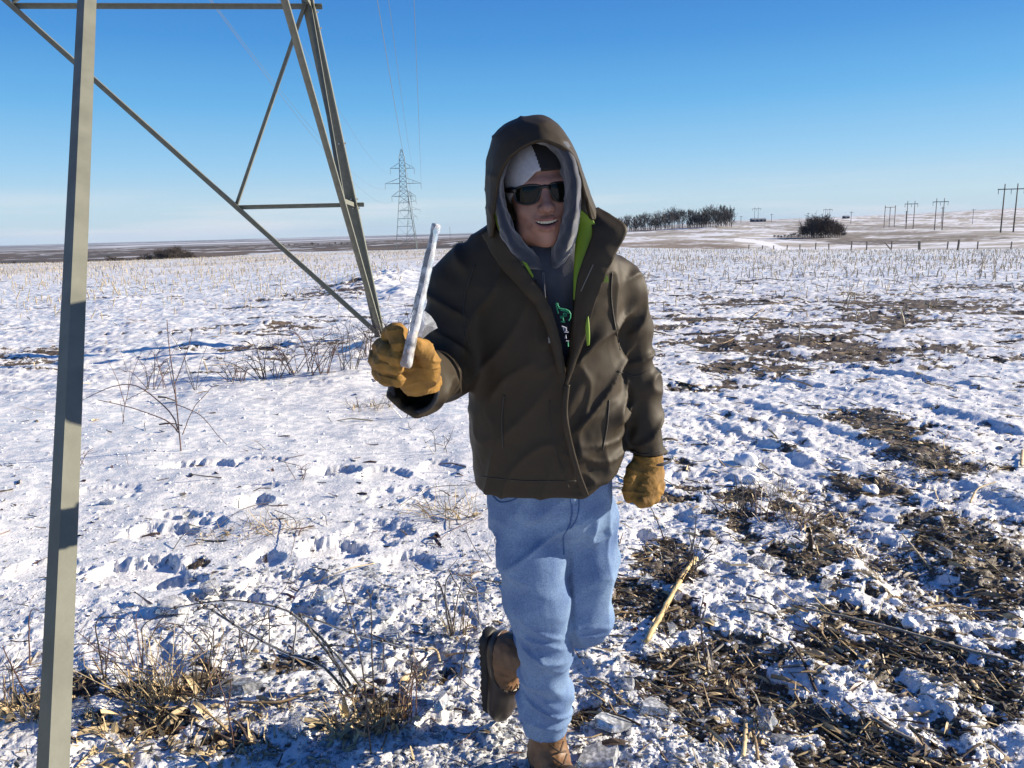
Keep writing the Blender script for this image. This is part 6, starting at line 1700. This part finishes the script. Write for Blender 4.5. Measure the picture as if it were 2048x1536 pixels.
# ---- corn stubble
def stub_mesh(seed):
    r_ = np.random.RandomState(seed); mb = MB(); H_ = 1.0
    l = r_.randn(2)*.10
    mb.tube([(0, 0, -.15), (l[0]*.5, l[1]*.5, .5), (l[0], l[1], 1.0)], [.075, .070, .06], 5)
    if seed % 3 == 0:
        a = r_.uniform(0, 6.28); leafstrip(mb, (l[0]*.6, l[1]*.6, .6), (math.cos(a), math.sin(a), .5), .9, .14, .9, 3)
    if seed % 4 == 1: mb.tube([(l[0], l[1], .95), (l[0]+r_.randn()*.3, l[1], .55)], [.05, .03], 4)
    return mb
sprot = []
for k in range(8):
    mb = stub_mesh(k); sprot.append((np.vstack(mb.v), np.vstack(mb.f)))
pos = []
rs = np.random.RandomState(77)
ang = math.radians(4); ca, sa = math.cos(ang), math.sin(ang)
for row in range(0, 190):
    yr = 9.5+row*.76
    xs_ = np.arange(-yr*.9-4, yr*.9+4, .30 if yr < 45 else .55)
    xx = xs_+rs.uniform(-.14, .14, len(xs_)); yy = yr+rs.normal(0, .07, len(xs_))+.25*pn2(xs_*.2, np.full(len(xs_), row*.3), 5)
    X_, Y_ = xx*ca-yy*sa, xx*sa+yy*ca
    k_ = (np.abs(X_) < Y_*.72+1.5)
    # bare where the track and trash lie near the tower
    dens = sstep(np.where(X_ < 0, 12, 9), 24, Y_)*.82+np.where(X_ < 0, .02, .10)
    dens = dens*(1-.85*np.exp(-((X_+.12*Y_)/1.7)**2)*(Y_ < 60))*np.where(Y_ > 85, .6, 1)
    k_ &= rs.rand(len(X_)) < dens*np.clip(.5+1.3*fbm2(X_*.35, Y_*.35, 3, 301), .03, 1)
    az_ = X_/Y_*FPX+1024
    lim = np.where(az_ > 1150, 88, 165)
    k_ &= Y_ < lim
    pos += list(zip(X_[k_], Y_[k_]))
pos = np.array(pos); dd = np.hypot(pos[:, 0], pos[:, 1]); order = np.argsort(dd); pos = pos[order]; dd = dd[order]
zs2 = ground_z(pos[:, 0], pos[:, 1])
me_cache = []
for V_, F_ in sprot:
    o = mesh_np('corn_stub', V_, F_, STUB, None, False); me_cache.append(o.data); bpy.data.objects.remove(o)
vis = [i for i in range(len(pos)) if abs(pos[i][0]) < pos[i][1]*.69]
near_set = set(vis[:290])
for i in vis[:290]:
    o = bpy.data.objects.new('corn_stub', me_cache[i % 8]); COL.objects.link(o)
    H_ = rs.uniform(.07, .25); o.location = (pos[i][0], pos[i][1], zs2[i]-.01); o.rotation_euler = (rs.normal(0, .22), rs.normal(0, .28), rs.uniform(0, 6.28)); w_ = rs.uniform(.11, .19); o.scale = (w_, w_, H_)
    side_ = 'right' if pos[i][0] > .25*1 else 'left'; farn = 'nearer' if dd[i] < 17 else 'farther'
    if side_ == 'right': tag(o, f'pale cut corn stub among the {farn} ones standing in snow right of the man', 'corn stub', f'{farn} corn stubs right of the man')
    else: tag(o, f'pale cut corn stub among the {farn} ones standing in snow left of the man', 'corn stub', f'{farn} corn stubs left of the man')
_mb = MB(); _mb.tube([(0, 0, -.15), (.03, .02, 1.0)], [.08, .065], 3, cap=False); _lowV, _lowF = np.vstack(_mb.v), np.vstack(_mb.f)
Vs, Fs, nv = [], [], 0
for i in range(len(pos)):
    if i in near_set: continue
    if dd[i] > 45: V_, F_ = _lowV, _lowF
    else: V_, F_ = sprot[i % 8]
    H_ = rs.uniform(.08, .27); w_ = rs.uniform(.15, .26)*(1.0 if dd[i] < 40 else 1.25); a = rs.uniform(0, 6.28); lx_, ly_ = rs.normal(0, .2, 2)
    c, s_ = math.cos(a), math.sin(a); W3 = V_*np.array([w_, w_, H_])
    W3 = np.stack([W3[:, 0]*c-W3[:, 1]*s_+lx_*W3[:, 2], W3[:, 0]*s_+W3[:, 1]*c+ly_*W3[:, 2], W3[:, 2]], 1)+np.array([pos[i][0], pos[i][1], zs2[i]-.01])
    Vs.append(W3); Fs.append(F_+nv); nv += len(W3)
o = mesh_np('corn_stubble', np.vstack(Vs), np.vstack(Fs), STUB, None, False); tag(o, 'pale corn stubble standing in the snow across the far field', None, None, 'stuff')
